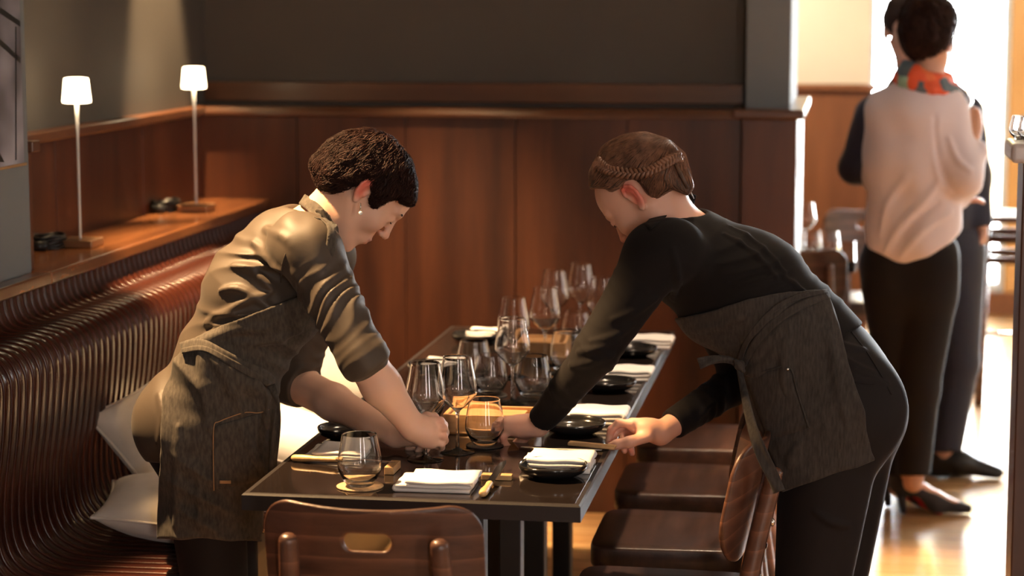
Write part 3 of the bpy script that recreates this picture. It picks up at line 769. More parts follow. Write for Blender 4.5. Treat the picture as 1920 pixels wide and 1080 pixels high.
def knife(p0, p1, label, handle_first=True, z=.001, hl=.105):
    """steak knife lying from p0 (handle end) to p1 (tip)"""
    a = Vector(p0); b = Vector(p1); L_ = (b-a).length
    t = thing('steak_knife', label, 'knife', a, 0, 'steak knives with pale wooden handles')
    d = (b-a).normalized(); t.rotation_euler = (0, -math.asin(d.z), math.atan2(d.y, d.x))
    pts = [(0, .0055), (.006, .0085), (.030, .0088), (.055, .0066), (.080, .0072), (hl, .0062)]
    sp = spline([(x, r, 0) for x, r in pts], 4)
    bm = tube([(q[0], 0, .0085) for q in sp], [q[1] for q in sp], 12)
    for v in bm.verts: v.co.z = .0085+(v.co.z-.0085)*.85
    obj('handle', bm, M['handle'], t)
    bm = bmesh.new(); top = [(hl, .006), (hl+.012, .0075), (L_*.8, .0095), (L_*.93, .0065), (L_, -.001)]; bot = [(L_*.93, -.005), (L_*.8, -.0065), (hl+.012, -.006), (hl, -.005)]
    prism([(x, y) for x, y in top+bot], 2, .0075, .0092, bm)
    obj('blade', bm, M['steel'], t, smooth=False)
    return t
# near edge of the table
nap = PZ(806, 922, TZ)
napkin((-.790, 4.085, TZ+.001), .118, .146, .022, PI+.02, 'bright white folded napkin at the front edge of the table, in the lamp light', seed=2)
def block(q, size, rz, label, m='oak_block'):
    o = obj('knife_rest', bx((-size[0]/2, -size[1]/2, 0), (size[0]/2, size[1]/2, size[2])), M[m], bevel=.0015)
    p = PZ(q[0], q[1], TZ); o.location = (p[0], p[1], TZ+.0005); o.rotation_euler = (0, 0, rz)
    return tag(o, label, 'knife rest', 'small oak knife rests')
block((932, 899), (.062, .020, .011), 0, 'small pale oak knife rest at the front edge, under an upright knife tip')
block((736, 884), (.020, .070, .016), 0, 'small oak knife rest at left, beside the near tumbler')
ka = PZ(903, 937, TZ); kb = PZ(926, 893, TZ)
knife((ka[0], ka[1]+.01, TZ+.0005), (kb[0]+.012, kb[1]+.075, TZ+.009), 'steak knife pointing away from camera, tip resting on small oak block', hl=.085)
ka = PZ(548, 866, TZ); kb = PZ(742, 868, TZ+.016)
knife((ka[0], ka[1], TZ+.0005), (kb[0], kb[1], TZ+.009), 'steak knife lying sideways behind the near tumbler, handle to the left', hl=.105)
# right-hand settings: plate, napkin lifted on its rim, knife across
def setting(pl, nc, nl, nw, lab, knf=False, T_=.030, seed=0, rz=0):
    p = PZ(pl[0], pl[1], TZ); plate((p[0], p[1], TZ+.0004), 'black side plate with upright rim '+lab)
    n = PZ(nc[0], nc[1], TZ+T_)
    napkin((n[0], n[1], TZ+.001), nl, nw, T_, PI+rz, 'white folded napkin behind the black plate '+lab, seed=seed)
    return p, n
setting((1037, 893), (1047, 850), .108, .136, 'nearest the front right corner', seed=1)
setting((1077, 812), (1117, 766), .108, .132, 'beyond the server\'s two hands', seed=3)
setting((1140, 732), (1176, 688), .100, .110, 'third along the right edge', seed=4)
setting((1184, 667), (1217, 630), .095, .125, 'at the far right corner of the table', seed=5)
k1 = PZ(948, 866, TZ+.030); k2 = PZ(1112, 872, TZ+.030)
t = thing('butter_knife', 'flat knife laid across the nearest black plate', 'knife', (k2[0], 4.352, TZ+.0285))
obj('blade', prism([(0, -.006), (-.10, -.007), (-.155, -.0045), (-.172, 0), (-.155, .006), (-.10, .008), (0, .006)], 2, 0, .0018), M['steel'], t, smooth=False)
# handle of the knife the braided server is placing
ka = PZ(1152, 842, TZ+.012); kb = PZ(1062, 836, TZ)
KN2 = (np.array([ka[0], ka[1]+.02, TZ+.012]), np.array([kb[0], kb[1]+.03, TZ+.004]))
o = obj('wooden_paddle', bx((-.052, -.012, 0), (.052, .012, .007)), M['oak_block'], bevel=.002); o.location = (PZ(1110, 836, TZ+.006)[0], PZ(1110, 836, TZ+.006)[1], TZ+.004); o.rotation_euler = (0, .04, -.10)
tag(o, 'flat pale wooden knife rest held between the server\'s fingertips', 'knife rest')
# left-hand settings against the bench side
def left_setting(pl, nc, nl, nw, lab, seed=0, T_=.022, cap=True):
    p = PZ(pl[0], pl[1], TZ); plate((p[0], p[1], TZ+.0004), 'black side plate on the bench side, '+lab)
    n = PZ(nc[0], nc[1], TZ+T_); napkin((n[0], n[1], TZ+.001), nl, nw, T_, PI, 'folded napkin on the bench side, '+lab, seed=seed)
left_setting((655, 822), (638, 838), .115, .118, 'behind the near tumbler', 6)
left_setting((815, 700), (828, 674), .10, .105, 'in the middle of the table', 7)
left_setting((893, 642), (905, 618), .10, .105, 'at the far left corner', 8)
ka = PZ(690, 742, TZ)
# wooden cutlery boxes along the middle
def cutlery_box(lo, hi, h, label):
    x0, y0 = lo; x1, y1 = hi
    t = thing('cutlery_box', label, 'box', ((x0+x1)/2, (y0+y1)/2, TZ+.0005), 0, 'wooden cutlery boxes on the table'); a, b = (x1-x0)/2, (y1-y0)/2; w_ = .010
    bm = bmesh.new(); box(bm, (-a, -b, 0), (a, b, .006)); obj('box_base', bm, M['oak_box'], t)
    for n_, l_, h_ in (('box_side', (-a, -b, .006), (a, -b+w_, h)), ('box_side', (-a, b-w_, .006), (a, b, h)), ('box_side', (-a, -b+w_, .006), (-a+w_, b-w_, h)), ('box_side', (a-w_, -b+w_, .006), (a, b-w_, h))):
        l_, h_ = (l_, (h_[0], h_[1], h)) if isinstance(h_, tuple) else (l_, h_)
        box_ = bx(l_, h_); obj(n_, box_, M['oak_box'], t, bevel=.001)
    obj('box_lid', bx((-a+w_+.001, -b+w_+.001, h-.014), (a-w_-.02, b-w_-.001, h-.006)), M['oak_box'], t, bevel=.001)
A = PZ(822, 823, TZ); B = PZ(990, 823, TZ)
cutlery_box((A[0], 4.60), (B[0]+.01, 4.72), .045, 'long honey-coloured wooden box in the middle of the table, behind the tumbler')
A = PZ(965, 676, TZ); B = PZ(1062, 676, TZ)
cutlery_box((A[0], A[1]), (B[0], A[1]+.14), .05, 'wooden box far along the table behind the wine glasses')

# ------------------------------------------------------------------ cushions on the bench
def cushion(c, size, rot, label, puff=.5, seed=0):
    """square cushion with pulled-out corners"""
    t = thing('cushion', label, 'cushion', c, 0, 'natural linen cushions on the bench'); t.rotation_euler = rot
    bm = bmesh.new(); n = 26; g = {}
    rg = random.Random(seed); ph = [rg.uniform(0, 6) for _ in range(4)]
    for s in (1, -1):
        for i in range(n+1):
            for j in range(n+1):
                u = -1+2*i/n; v = -1+2*j/n
                edge = i in (0, n) or j in (0, n)
                if edge and s < 0: g[(s, i, j)] = g[(1, i, j)]; continue
                k = 1-.085*(1-abs(v)**2.2)*abs(u)**4; k2 = 1-.085*(1-abs(u)**2.2)*abs(v)**4
                x = u*size*k; y = v*size*k2
                hgt = puff*size*((1-abs(u)**2.4)*(1-abs(v)**2.4))**.52
                hgt *= 1+.05*math.sin(4*u+ph[0])*math.sin(3*v+ph[1])
                g[(s, i, j)] = bm.verts.new((x, y, s*hgt))
    for s in (1, -1):
        for i in range(n):
            for j in range(n):
                q = [g[(s, i, j)], g[(s, i+1, j)], g[(s, i+1, j+1)], g[(s, i, j+1)]]
                try: bm.faces.new(q)
                except ValueError: pass
    c_ = obj('cushion_cover', bm, M['cushion'], t)
    # piping round the seam
    pts = []
    for a, b in (((-1, -1), (1, -1)), ((1, -1), (1, 1)), ((1, 1), (-1, 1)), ((-1, 1), (-1, -1))):
        for q in range(14):
            u = a[0]+(b[0]-a[0])*q/14; v = a[1]+(b[1]-a[1])*q/14
            k = 1-.085*(1-abs(v)**2.2)*abs(u)**4; k2 = 1-.085*(1-abs(u)**2.2)*abs(v)**4
            pts.append((u*size*k, v*size*k2, 0))
    pts.append(pts[0]); obj('piping', tube(pts, .0035, 6, cap=False), M['cushion'], t)
    return t
#SECTION_BG
# ------------------------------------------------------------------ people
J = PY
YV = np.array([0, 1., 0])
def frame(f_yaw, pitch, roll=0):
    f = np.array([math.cos(pitch)*math.cos(f_yaw), math.cos(pitch)*math.sin(f_yaw), -math.sin(pitch)])
    l = np.array([-math.sin(f_yaw), math.cos(f_yaw), 0]); u = np.cross(f, l)
    if roll: l, u = l*math.cos(roll)+u*math.sin(roll), u*math.cos(roll)-l*math.sin(roll)
    return np.stack([f, l, u], 1)
def head(V, O, R, s=1., soft=.01):
    W = lambda p: O+R@(np.array(p, float)*s)
    def E(c, r, k=.02, op='+', R2=None): V.ell(W(c), np.array(r)*s, R if R2 is None else R@R2, k, op)
    def C(a, b, ra, rb, k=.01, op='+'): V.rc(W(a), W(b), ra*s, rb*s, k, op=op)
    E((-.014, 0, .046), (.090, .071, .076)); E((.030, 0, .043), (.064, .062, .062), .03)
    E((.035, 0, -.015), (.054, .054, .070), .03)
    E((.081, 0, -.052), (.020, .025, .027), .02); E((.081, 0, -.095), (.017, .018, .015), .02)
    for y in (-1, 1):
        C((-.004, y*.050, -.030), (.057, y*.020, -.087), .015, .015, .03)
        E((.064, y*.041, -.016), (.021, .018, .021), .025)
        C((.089, y*.011, .036), (.074, y*.046, .036), .0085, .007, .012)
        E((.101, y*.034, .017), (.015, .016, .010), .012, '-')
        E((.0785, y*.032, .016), (.0150, .0150, .0118), .003)
        E((.103, y*.0105, -.018), (.0085, .0055, .0065), .005)
    C((.091, 0, .026), (.111, 0, -.010), .0068, .0080, .010); E((.1135, 0, -.0135), (.0078, .0082, .0072), .006)
    for y in (-1, 1): E((.111, y*.0055, -.0225), (.004, .0026, .0035), .002, '-')
    E((.099, 0, -.0455), (.0062, .019, .0046), .004); E((.0975, 0, -.0570), (.0068, .0165, .0056), .004)
    C((.107, -.017, -.0512), (.107, .017, -.0512), .0014, .0014, .003, '-')
    for y in (-1, 1):
        R2 = np.array(Matrix.Rotation(y*-.42, 3, 'Z')) @ np.array(Matrix.Rotation(-.18, 3, 'Y'))
        E((-.010, y*.0770, .002), (.0165, .0050, .0300), .006, '+', R2)
        pts = [(.004, y*.074, .006), (.006, y*.0755, .020), (-.002, y*.0795, .0305), (-.014, y*.084, .0300), (-.0235, y*.087, .019), (-.0235, y*.086, .003), (-.0165, y*.082, -.012), (-.007, y*.0775, -.0245)]
        for a, b in zip(pts, pts[1:]): C(a, b, .0034, .0034, .003)
        E((.000, y*.0755, -.0255), (.0075, .0050, .0085), .004)
        pts = [(-.006, y*.081, .021), (-.015, y*.084, .010), (-.013, y*.082, -.006), (-.004, y*.0785, -.015)]
        for a, b in zip(pts, pts[1:]): C(a, b, .0024, .0024, .003)
        E((-.003, y*.0835, .001), (.0065, .0065, .0115), .004, '-')
        C((.004, y*.074, .004), (.003, y*.0735, -.007), .0038, .0038, .004)
    return W
def skin_tint(base, spots):
    base = np.array(base)
    def f(co):
        c = np.tile(base, (len(co), 1))
        for p, r, col, st in spots:
            d = np.linalg.norm(co-np.asarray(p), axis=1); wt = np.clip(1-d/r, 0, 1)**.8*st
            c = c*(1-wt[:, None])+np.array(col)*wt[:, None]
        return c
    return f
def face_spots(W, strong=1.):
    sp = []
    for y in (-1, 1):
        for q in ((-.018, y*.084, .022), (-.02, y*.085, .005), (-.004, y*.080, .028), (-.010, y*.080, -.01)): sp.append((W(q), .022, (.74, .14, .10), .9*strong))
        sp.append((W((.083, y*.036, -.018)), .03, (.68, .30, .22), .35))
        sp.append((W((.093, y*.033, .014)), .012, (.30, .15, .11), .5))
    for q in ((.10, -.011, -.046), (.102, 0, -.046), (.10, .011, -.046), (.10, -.009, -.057), (.101, 0, -.057), (.10, .009, -.057)): sp.append((W(q), .0095, (.50, .13, .11), .8))
    sp.append((W((.118, 0, -.014)), .016, (.66, .28, .20), .5))
    return sp
def finger(V, pts, r0, r1, k=.005):
    n = len(pts)-1; rs = [r0+(r1-r0)*i/n for i in range(n+1)]
    V.chain([np.array(p) for p in pts], rs, k); return V
def smax_px(poly, k=.012):
    def f(P, D):
        x, y, dd = pj(P); q = poly_sd(x, y, poly)*dd/FPX; h = np.maximum(k-np.abs(D-q), 0)/k
        return np.maximum(D, q)+h*h*k*.25
    return f
def folds(V, base, strokes, k=.018, op='+', sink=.15):
    k *= .7
    for pts, r in strokes:
        sp = spline([np.array(p, float) for p in pts], 3); P = [base.hit(p[0], p[1]) for p in sp]
        P = [P[0]]+[(P[i-1]+P[i]*2+P[i+1])/4 for i in range(1, len(P)-1)]+[P[-1]]
        vd = [_n(p-CO) for p in P]; n = len(P)
        rr = [r*(.35+.65*math.sin(PI*(i+.3)/(n-.4))) for i in range(n)]
        if op == '+': V.group([p+v*r*sink for p, v in zip(P, vd)], rr, k)
        else: V.group([p-v*r*.3 for p, v in zip(P, vd)], rr, k, op='-')
def ribbon(name, pts, wpx, off, th, m, parent, vol=None, Yf=None, n=5, across=4, cat=None):
    """flat strap following a line over a surface (vol) or at given distances (Yf)"""
    sp = spline([np.array(p[:2], float) for p in pts], n); ys = None
    if Yf is not None: ys = [q[0] for q in spline([np.array([y, 0.]) for y in Yf], n)]
    ws = spline([np.array([(wpx if not isinstance(wpx, (list, tuple)) else wpx[i]), 0.]) for i in range(len(pts))], n)
    G = []
    for i, p in enumerate(sp):
        t = sp[min(i+1, len(sp)-1)]-sp[max(i-1, 0)]; t = t/np.linalg.norm(t); nn = np.array([-t[1], t[0]]); row = []
        for j in range(across+1):
            q = p+nn*ws[i][0]*(j/across-.5)
            row.append(vol.hit(q[0], q[1], off) if vol is not None else J(q[0], q[1], ys[i]+.004*math.sin(j*1.3+i*.35)))
        G.append(row)
    return patch(name, G, th, m, parent)
def patch(name, G, th, m, parent):
    A = np.array(G)
    for _ in range(2):        # relax
        B = A.copy(); B[1:-1] = (A[:-2]+2*A[1:-1]+A[2:])/4; A = B
    nu, nv = A.shape[:2]
    du = np.gradient(A, axis=0); dv = np.gradient(A, axis=1); N = np.cross(du, dv); N /= np.linalg.norm(N, axis=2, keepdims=True)+1e-9
    sgn = np.sign(np.sum(N*(A-CO), axis=2, keepdims=True)); N = N*sgn          # away from the camera
    bm = bmesh.new(); F = [[bm.verts.new(A[i, j]) for j in range(nv)] for i in range(nu)]; K = [[bm.verts.new(A[i, j]+N[i, j]*th) for j in range(nv)] for i in range(nu)]
    for i in range(nu-1):
        for j in range(nv-1):
            bm.faces.new((F[i][j], F[i+1][j], F[i+1][j+1], F[i][j+1])); bm.faces.new((K[i][j], K[i][j+1], K[i+1][j+1], K[i+1][j]))
    for i in range(nu-1):
        for j in (0, nv-1): bm.faces.new((F[i][j], F[i+1][j], K[i+1][j], K[i][j]))
    for j in range(nv-1):
        for i in (0, nu-1): bm.faces.new((F[i][j], F[i][j+1], K[i][j+1], K[i][j]))
    return obj(name, bm, m, parent)
def quad_patch(name, c, vol, off, th, m, parent, nu=10, nv=10):
    G = []
    c = [np.array(q, float) for q in c]
    for i in range(nu+1):
        u = i/nu; G.append([vol.hit(*((c[0]*(1-u)+c[1]*u)*(1-v)+(c[3]*(1-u)+c[2]*u)*v), off) for v in [j/nv for j in range(nv+1)]])
    return patch(name, G, th, m, parent)
def seam(name, pts, vol, r, m, parent, off=.001, n=5):
    sp = spline([np.array(p, float) for p in pts], n)
    return obj(name, tube([vol.hit(p[0], p[1], off) for p in sp], r, 6), m, parent)
def strands(hairobj, flow, n, ln, rad, m, parent, seed=0, lift=.003, keep=None, name='hair_strands', curl=.25):
    """fine tapered locks lying on the hair, following the combed direction"""
    me = hairobj.data; N = len(me.vertices); co = np.empty(N*3); me.vertices.foreach_get('co', co); co = co.reshape(-1, 3)
    nr = np.empty(N*3); me.vertices.foreach_get('normal', nr); nr = nr.reshape(-1, 3)
    from mathutils.kdtree import KDTree
    kd = KDTree(N)
    for i in range(0, N): kd.insert(co[i], i)
    kd.balance(); rg = np.random.RandomState(seed); verts = []; faces = []
    for i in rg.randint(0, N, n):
        p = co[i].copy(); nn = nr[i]
        if keep is not None and not keep(p): continue
        st = 6; L_ = ln*rg.uniform(.5, 1.3); P = [p+nn*.0005]; ph = rg.uniform(0, 6); dirv = None
        for k in range(st):
            d = flow(p, rg) ; d = d-nn*(d@nn); d = d/(np.linalg.norm(d)+1e-9)
            sd = np.cross(nn, d); d = d+sd*curl*math.sin(ph+k*.7); d /= np.linalg.norm(d)
            p = p+d*L_/st; c, j, dist = kd.find(p); nn = nr[j]; q = co[j]
            p = q+(p-q)-nn*((p-q)@nn); P.append(p+nn*lift*(.3+rg.uniform(0, 1)*.4+.9*(k/st)**2))
        b = len(verts); r0 = rad*rg.uniform(.6, 1.3)
        for k, q in enumerate(P):
            t = P[min(k+1, st)]-P[max(k-1, 0)]; t /= np.linalg.norm(t)+1e-9; u = np.cross(t, nn); u /= np.linalg.norm(u)+1e-9; v = np.cross(t, u)
            rr = r0*(1-.85*(k/st)**1.5)*(.5 if k == 0 else 1)
            for a in range(3): verts.append(q+(u*math.cos(a*2.094)*1.6+v*math.sin(a*2.094))*rr)
        for k in range(st):
            for a in range(3): faces.append((b+k*3+a, b+k*3+(a+1) % 3, b+(k+1)*3+(a+1) % 3, b+(k+1)*3+a))
    return raw_mesh(name, np.array(verts), np.array(faces), m, parent)
def braid(name, P, r, m, parent, turns=9):
    P = spline(P, 8); bm = bmesh.new(); n = len(P)
    for s in range(3):
        pts = []
        for i, p in enumerate(P):
            t = P[min(i+1, n-1)]-P[max(i-1, 0)]; t = t/np.linalg.norm(t); u = _n(np.cross(t, [0, -1, .3])); v = np.cross(t, u)
            a = 2*PI*(turns*i/n+s/3); pts.append(p+u*math.sin(a)*r*.8+v*math.sin(2*a)*r*.35)
        tube(pts, [r*.62*(.5+.5*math.sin(PI*min(1, (i+1)/4))*(1 if i < n-6 else (n-i)/6)) for i in range(n)], 8, bm)
    return obj(name, bm, m, parent)
def _unused(V, poly): V.post.append(fpx(poly)); return V

# ================================================================== server 1: short dark hair, leaning from the bench side
p1o = thing('person', 'server with short dark hair, brown shirt and denim apron, leaning over table from bench', 'person')
p1o.location = J(420, 1500, 4.45); p1o.location.z = 0; OFF1 = p1o.location.copy()
R1 = frame(math.radians(20), math.radians(57))
ear = J(684, 358, 4.375); O1 = ear+R1[:, 1]*.075+R1[:, 2]*.0+R1[:, 0]*.005
# joints
n_sh = J(578, 470, 4.285); f_sh = J(610, 480, 4.62); n_el = J(682, 672, 4.215); n_wr = J(775, 802, 4.265)
f_el = J(552, 716, 4.60); f_wr = J(742, 815, 4.40)
def torso1(V, e=0., legs=True):
    w_ = YV
    V.rc(J(500, 545, 4.45), J(540, 472, 4.45), .118+e, .092+e, .05, w=w_, f=1.38)
    V.rc(J(432, 668, 4.45), J(500, 545, 4.45), .098+e, .118+e, .05, w=w_, f=1.28)
    V.rc(J(388, 770, 4.45), J(432, 668, 4.45), .112+e, .098+e, .05, w=w_, f=1.4)
    V.rc(J(540, 472, 4.45), J(598, 420, 4.45), .075+e, .052+e, .05, w=w_, f=1.3)
    for y in (4.37, 4.53): V.ell(J(345, 800, y), np.array((.090, .082, .098))+e, k=.05)
    V.rc(J(560, 455, 4.30), J(578, 470, 4.285), .062+e, .062+e, .04); V.rc(J(580, 460, 4.60), f_sh, .062+e, .06+e, .04)
    return V
def legs1(V, e=0.):
    for y, dx in ((4.365, 0), (4.535, 22)):
        V.chain([J(375+dx, 800, y), J(412+dx, 1190, y), J(408+dx, 1590, y)], [.092+e, .060+e, .042+e], .03)
    return V
B = Vol(); torso1(B, -.014); legs1(B, -.01)
B.chain([J(598, 420, 4.45), J(628, 392, 4.45), O1+R1@np.array((-.020, 0, -.020))], [.054, .050, .052], .03)
B.rc(J(612, 424, 4.45), O1+R1@np.array((.01, 0, -.055)), .046, .040, .03)
W1 = head(B, O1, R1, .98)
B.chain([n_sh, n_el], [.048, .040], .02); B.chain([n_el, (n_el*.6+n_wr*.4)-np.array([.004, 0, 0]), n_wr], [.0405, .0395, .0265], .02)
B.chain([f_sh, f_el], [.048, .042], .02); B.chain([f_el, (f_el*.6+f_wr*.4), f_wr], [.042, .039, .026], .02)
# near hand: fist round the stem, back of the hand towards the camera
yh = 4.27
B.rc(n_wr, J(800, 812, yh+.002), .0255, .026, .015)
B.rc(J(796, 798, yh+.004), J(808, 800, yh+.006), .021, .019, .012); B.rc(J(795, 822, yh+.004), J(808, 826, yh+.006), .020, .018, .012)
for (k0, k1, k2, k3, r) in (((808, 789), (826, 789), (833, 797), (818, 795), .0092), ((813, 800), (832, 803), (835, 811), (818, 809), .0095), ((814, 813), (832, 818), (834, 826), (817, 823), .0092), ((812, 826), (828, 832), (828, 839), (812, 835), .0082)):
    finger(B, [J(*k0, yh), J(*k1, yh+.006), J(*k2, yh+.034), J(*k3, yh+.048)], r, r*.85, .0028)
finger(B, [J(788, 795, yh+.015), J(800, 783, yh+.030), J(813, 783, yh+.050), J(820, 790, yh+.058)], .0125, .009, .008)
# far hand: steadying behind, loosely curled
yf = 4.39
B.rc(f_wr, J(775, 818, yf), .025, .021, .015); B.rc(J(765, 812, yf), J(790, 818, yf), .021, .018, .012)
for i, (a, b, c, r) in enumerate((((795, 812), (815, 822), (812, 836), .0088), ((788, 818), (806, 832), (800, 843), .009), ((778, 822), (792, 838), (783, 845), .0088), ((768, 824), (774, 838), (764, 841), .008))):
    finger(B, [J(*a, yf+.012*i), J(*b, yf+.01*i), J(*c, yf+.01*i)], r, r*.8)
finger(B, [J(765, 806, yf-.01), J(785, 806, yf-.03), J(800, 812, yf-.03)], .011, .0085)
SK1 = (.74, .46, .34)
kn = [(J(832, 803, yh), .012, (.66, .26, .18), .5), (J(832, 818, yh), .012, (.66, .26, .18), .5), (J(826, 789, yh), .012, (.66, .26, .18), .5)]
vobj('body', B, .0031, M['skin'], p1o, 2, tint=skin_tint(SK1, face_spots(W1)+kn))
# trousers
T = Vol(); legs1(T, .004)
for y in (4.37, 4.53): T.ell(J(345, 802, y), (.098, .088, .105), k=.05)
T.rc(J(388, 770, 4.45), J(420, 690, 4.45), .108, .095, .04, w=YV, f=1.4); T.post.append(fplane(J(400, 1560, 4.4), (0, 0, -1)))
vobj('trousers', T, .006, M['trousers'], p1o, 3)
for y, dx in ((4.365, 0), (4.535, 22)):
    F = Vol(); a = J(408+dx, 1590, y); F.rc((a[0]-.03, y, .045), (a[0]+.02, y, .055), .040, .038, .02); F.rc((a[0]+.02, y, .045), (a[0]+.14, y, .028), .042, .028, .03); F.post.append(fplane((0, 0, .004), (0, 0, -1)))
    vobj('shoe', F, .006, M['black_plastic'], p1o, 2)
# shirt
cuffn = n_el+(n_wr-n_el)*.075; dn = _n(n_wr-n_el); cuff_f = f_el+(f_wr-f_el)*.10; df = _n(f_wr-f_el)
SH = Vol(); torso1(SH, .003)
for y in (4.36, 4.54): SH.ell(J(345, 795, y), (.100, .090, .098), k=.06)
base1 = SH.copy()
SL = Vol()
SL.rc(n_sh, n_el, .0665, .0500, .03); SL.rc(n_el, n_el+dn*.05, .0485, .0465, .02, cut=[(cuffn, dn)])
SH.pr += SL.pr
SH.rc(f_sh, f_el, .062, .050, .03); SH.rc(f_el, f_el+df*.08, .050, .044, .02, cut=[(cuff_f, df)])
sb = SH.copy()
folds(SH, sb, [
    ([(475, 455), (500, 480), (528, 510)], .010), ([(440, 498), (475, 508), (512, 545)], .012), ([(412, 545), (445, 540), (495, 568), (520, 590)], .012),
    ([(388, 602), (420, 588), (470, 560), (505, 552)], .010), ([(375, 640), (405, 622), (450, 595)], .010), ([(500, 430), (540, 450), (560, 480)], .008),
    ([(548, 478), (590, 520), (640, 548)], .011), ([(552, 510), (590, 555), (640, 585), (662, 592)], .012), ([(575, 560), (615, 598), (668, 612)], .011),
    ([(590, 590), (632, 622), (682, 632)], .010), ([(606, 618), (645, 645), (692, 650)], .009), ([(622, 645), (655, 668), (702, 664)], .008), ([(640, 500), (652, 540), (655, 580)], .010), ([(636, 672), (668, 690), (708, 676)], .007),
    ([(300, 740), (308, 780), (300, 830)], .007)], k=.016)
seam('sleeve_seam', [(566, 444), (546, 458), (534, 480), (528, 505), (527, 530)], sb, .0016, M['shirt1'], p1o, off=.001)
SH.rc(J(585, 372, 4.45), J(640, 430, 4.45), .058, .062, .012, op='-')   # neck opening
SH.post.append(smax_px([(200, 865), (262, 866), (300, 868), (360, 880), (560, 880), (900, 880), (900, 300), (200, 300)], .004))
SH.post += [fwr(n_sh, n_el, .065, .043, .0030, tilt=(.7, .3, -.25), seed=2, lo=.22, hi=1.15), fwr(f_sh, f_el, .065, .043, .0028, seed=3, lo=.2), fwr(J(420, 680, 4.45), J(540, 470, 4.45), .17, .075, .0045, tilt=(-.6, .2, .5), seed=5, lo=0, hi=.95)]
SH.post.append(fnoise(.0012, 55, 3))
vobj('shirt', SH, .0034, M['shirt1'], p1o, 1)
# apron
AP = Vol(); torso1(AP, .011)
AP.rc(J(425, 665, 4.45), J(396, 1120, 4.45), .110, .128, .04, w=YV, f=1.68)
AP.ell(J(375, 800, 4.45), (.125, .205, .16), k=.05)
AP.rc(J(430, 700, 4.40), J(470, 860, 4.42), .10, .06, .05, w=YV, f=1.3)
ab = AP.copy()
folds(AP, ab, [([(400, 672), (432, 715), (452, 770)], .014), ([(432, 690), (462, 722), (500, 745)], .012), ([(372, 668), (385, 720), (395, 800)], .010), ([(470, 700), (488, 740), (500, 800)], .012),
    ([(450, 800), (475, 850), (500, 895)], .012), ([(335, 800), (332, 900), (330, 985)], .006), ([(372, 870), (374, 950), (376, 990)], .005),
    ([(380, 640), (430, 622), (500, 612)], .008), ([(440, 640), (500, 640), (560, 622)], .009)], k=.02)
AP.post.append(smax_px([(342, 643), (420, 608), (583, 546), (650, 560), (612, 640), (535, 695), (521, 740), (518, 880), (498, 905), (490, 1014), (294, 1010), (300, 850), (306, 740), (320, 690)], .003))
AP.post += [fwr(J(360, 1000, 4.45), J(360, 640, 4.45), .22, .13, .0035, tilt=(1.2, .3, .3), seed=9, lo=0, hi=1.1), fnoise(.0008, 60, 5)]
ap1 = vobj('apron', AP, .0034, M['denim1'], p1o, 1)
ribbon('waist_tie', [(338, 650), (375, 644), (412, 662), (452, 684), (500, 706), (514, 722)], [16, 20, 20, 22, 22, 18], .008, .003, M['denim1'], p1o, vol=ab)
ribbon('waist_tie', [(340, 658), (380, 652), (420, 672), (470, 700), (508, 722)], [10, 10, 12, 14, 12], .012, .002, M['denim1'], p1o, vol=ab)
ribbon('hanging_tie', [(508, 722), (516, 742), (521, 760), (519, 800), (513, 850), (509, 905)], [16, 12, 9, 12, 15, 16], 0, .002, M['denim1'], p1o, Yf=[4.31, 4.29, 4.285, 4.285, 4.285, 4.285])
quad_patch('pocket', [(402, 800), (505, 770), (503, 900), (401, 919)], ab, .004, .0025, M['denim1'], p1o)
seam('stitching', [(401, 920), (400, 860), (401, 800), (412, 790), (440, 779), (462, 773), (485, 774), (504, 768)], ab, .0012, M['stitch'], p1o, off=.0065)
quad_patch('label_tab', [(412, 901), (433, 901), (433, 907), (412, 907)], ab, .007, .001, M['stitch'], p1o, 3, 3)
sv = sb.copy(); sv.rc(J(598, 420, 4.45), J(640, 385, 4.45), .052, .052, .02)
ribbon('neck_strap', [(566, 372), (580, 382), (598, 398), (606, 404)], [20, 22, 22, 16], .008, .003, M['denim1'], p1o, vol=sv)
ribbon('neck_strap', [(604, 402), (622, 418), (625, 440), (616, 475), (600, 508)], [14, 18, 20, 20, 18], .010, .003, M['denim1'], p1o, vol=sv)
K_ = Vol(); kp = sv.hit(604, 403, .012); K_.ell(kp, (.013, .010, .011), k=.005)
for i in range(3): K_.rc(kp+np.array((-.010+.006*i, -.006, .010)), kp+np.array((.004+.004*i, -.008, -.010)), .004, .004, .003)
vobj('strap_knot', K_, .0016, M['denim1'], p1o, 1)
# hair
HR = Vol(); HW = lambda p: O1+R1@(np.array(p, float)*.98)
HR.ell(HW((-.010, 0, .052)), (.110, .089, .094), R1, .03); HR.ell(HW((-.065, 0, .005)), (.055, .070, .060), R1, .05); HR.ell(HW((.045, 0, .066)), (.072, .074, .064), R1, .04)
HR.rc(HW((-.075, 0, -.03)), HW((-.105, 0, -.048)), .035, .012, .03, w=R1[:, 1], f=1.5)
hp = [(576, 376), (574, 345), (588, 300), (615, 270), (650, 252), (692, 246), (735, 262), (765, 300), (776, 345), (773, 380), (760, 378), (742, 370), (722, 374), (705, 385), (696, 378), (701, 358), (700, 338), (688, 332), (674, 338), (660, 346), (636, 358), (612, 366), (600, 358), (588, 364)]
HR.post += [fnoise(.0022, (70, 70, 70), 8), smax_px(hp, .010)]
h1 = vobj('hair', HR, .0028, M['hair_black'], p1o, 1)
crown = HW((-.045, 0, .15))
def flow1(p, rg): return _n(p-crown)+R1[:, 2]*-.15+rg.normal(size=3)*.12
strands(h1, flow1, 5000, .045, .0010, M['hair_black'], h1, 1, lift=.009, curl=.4)
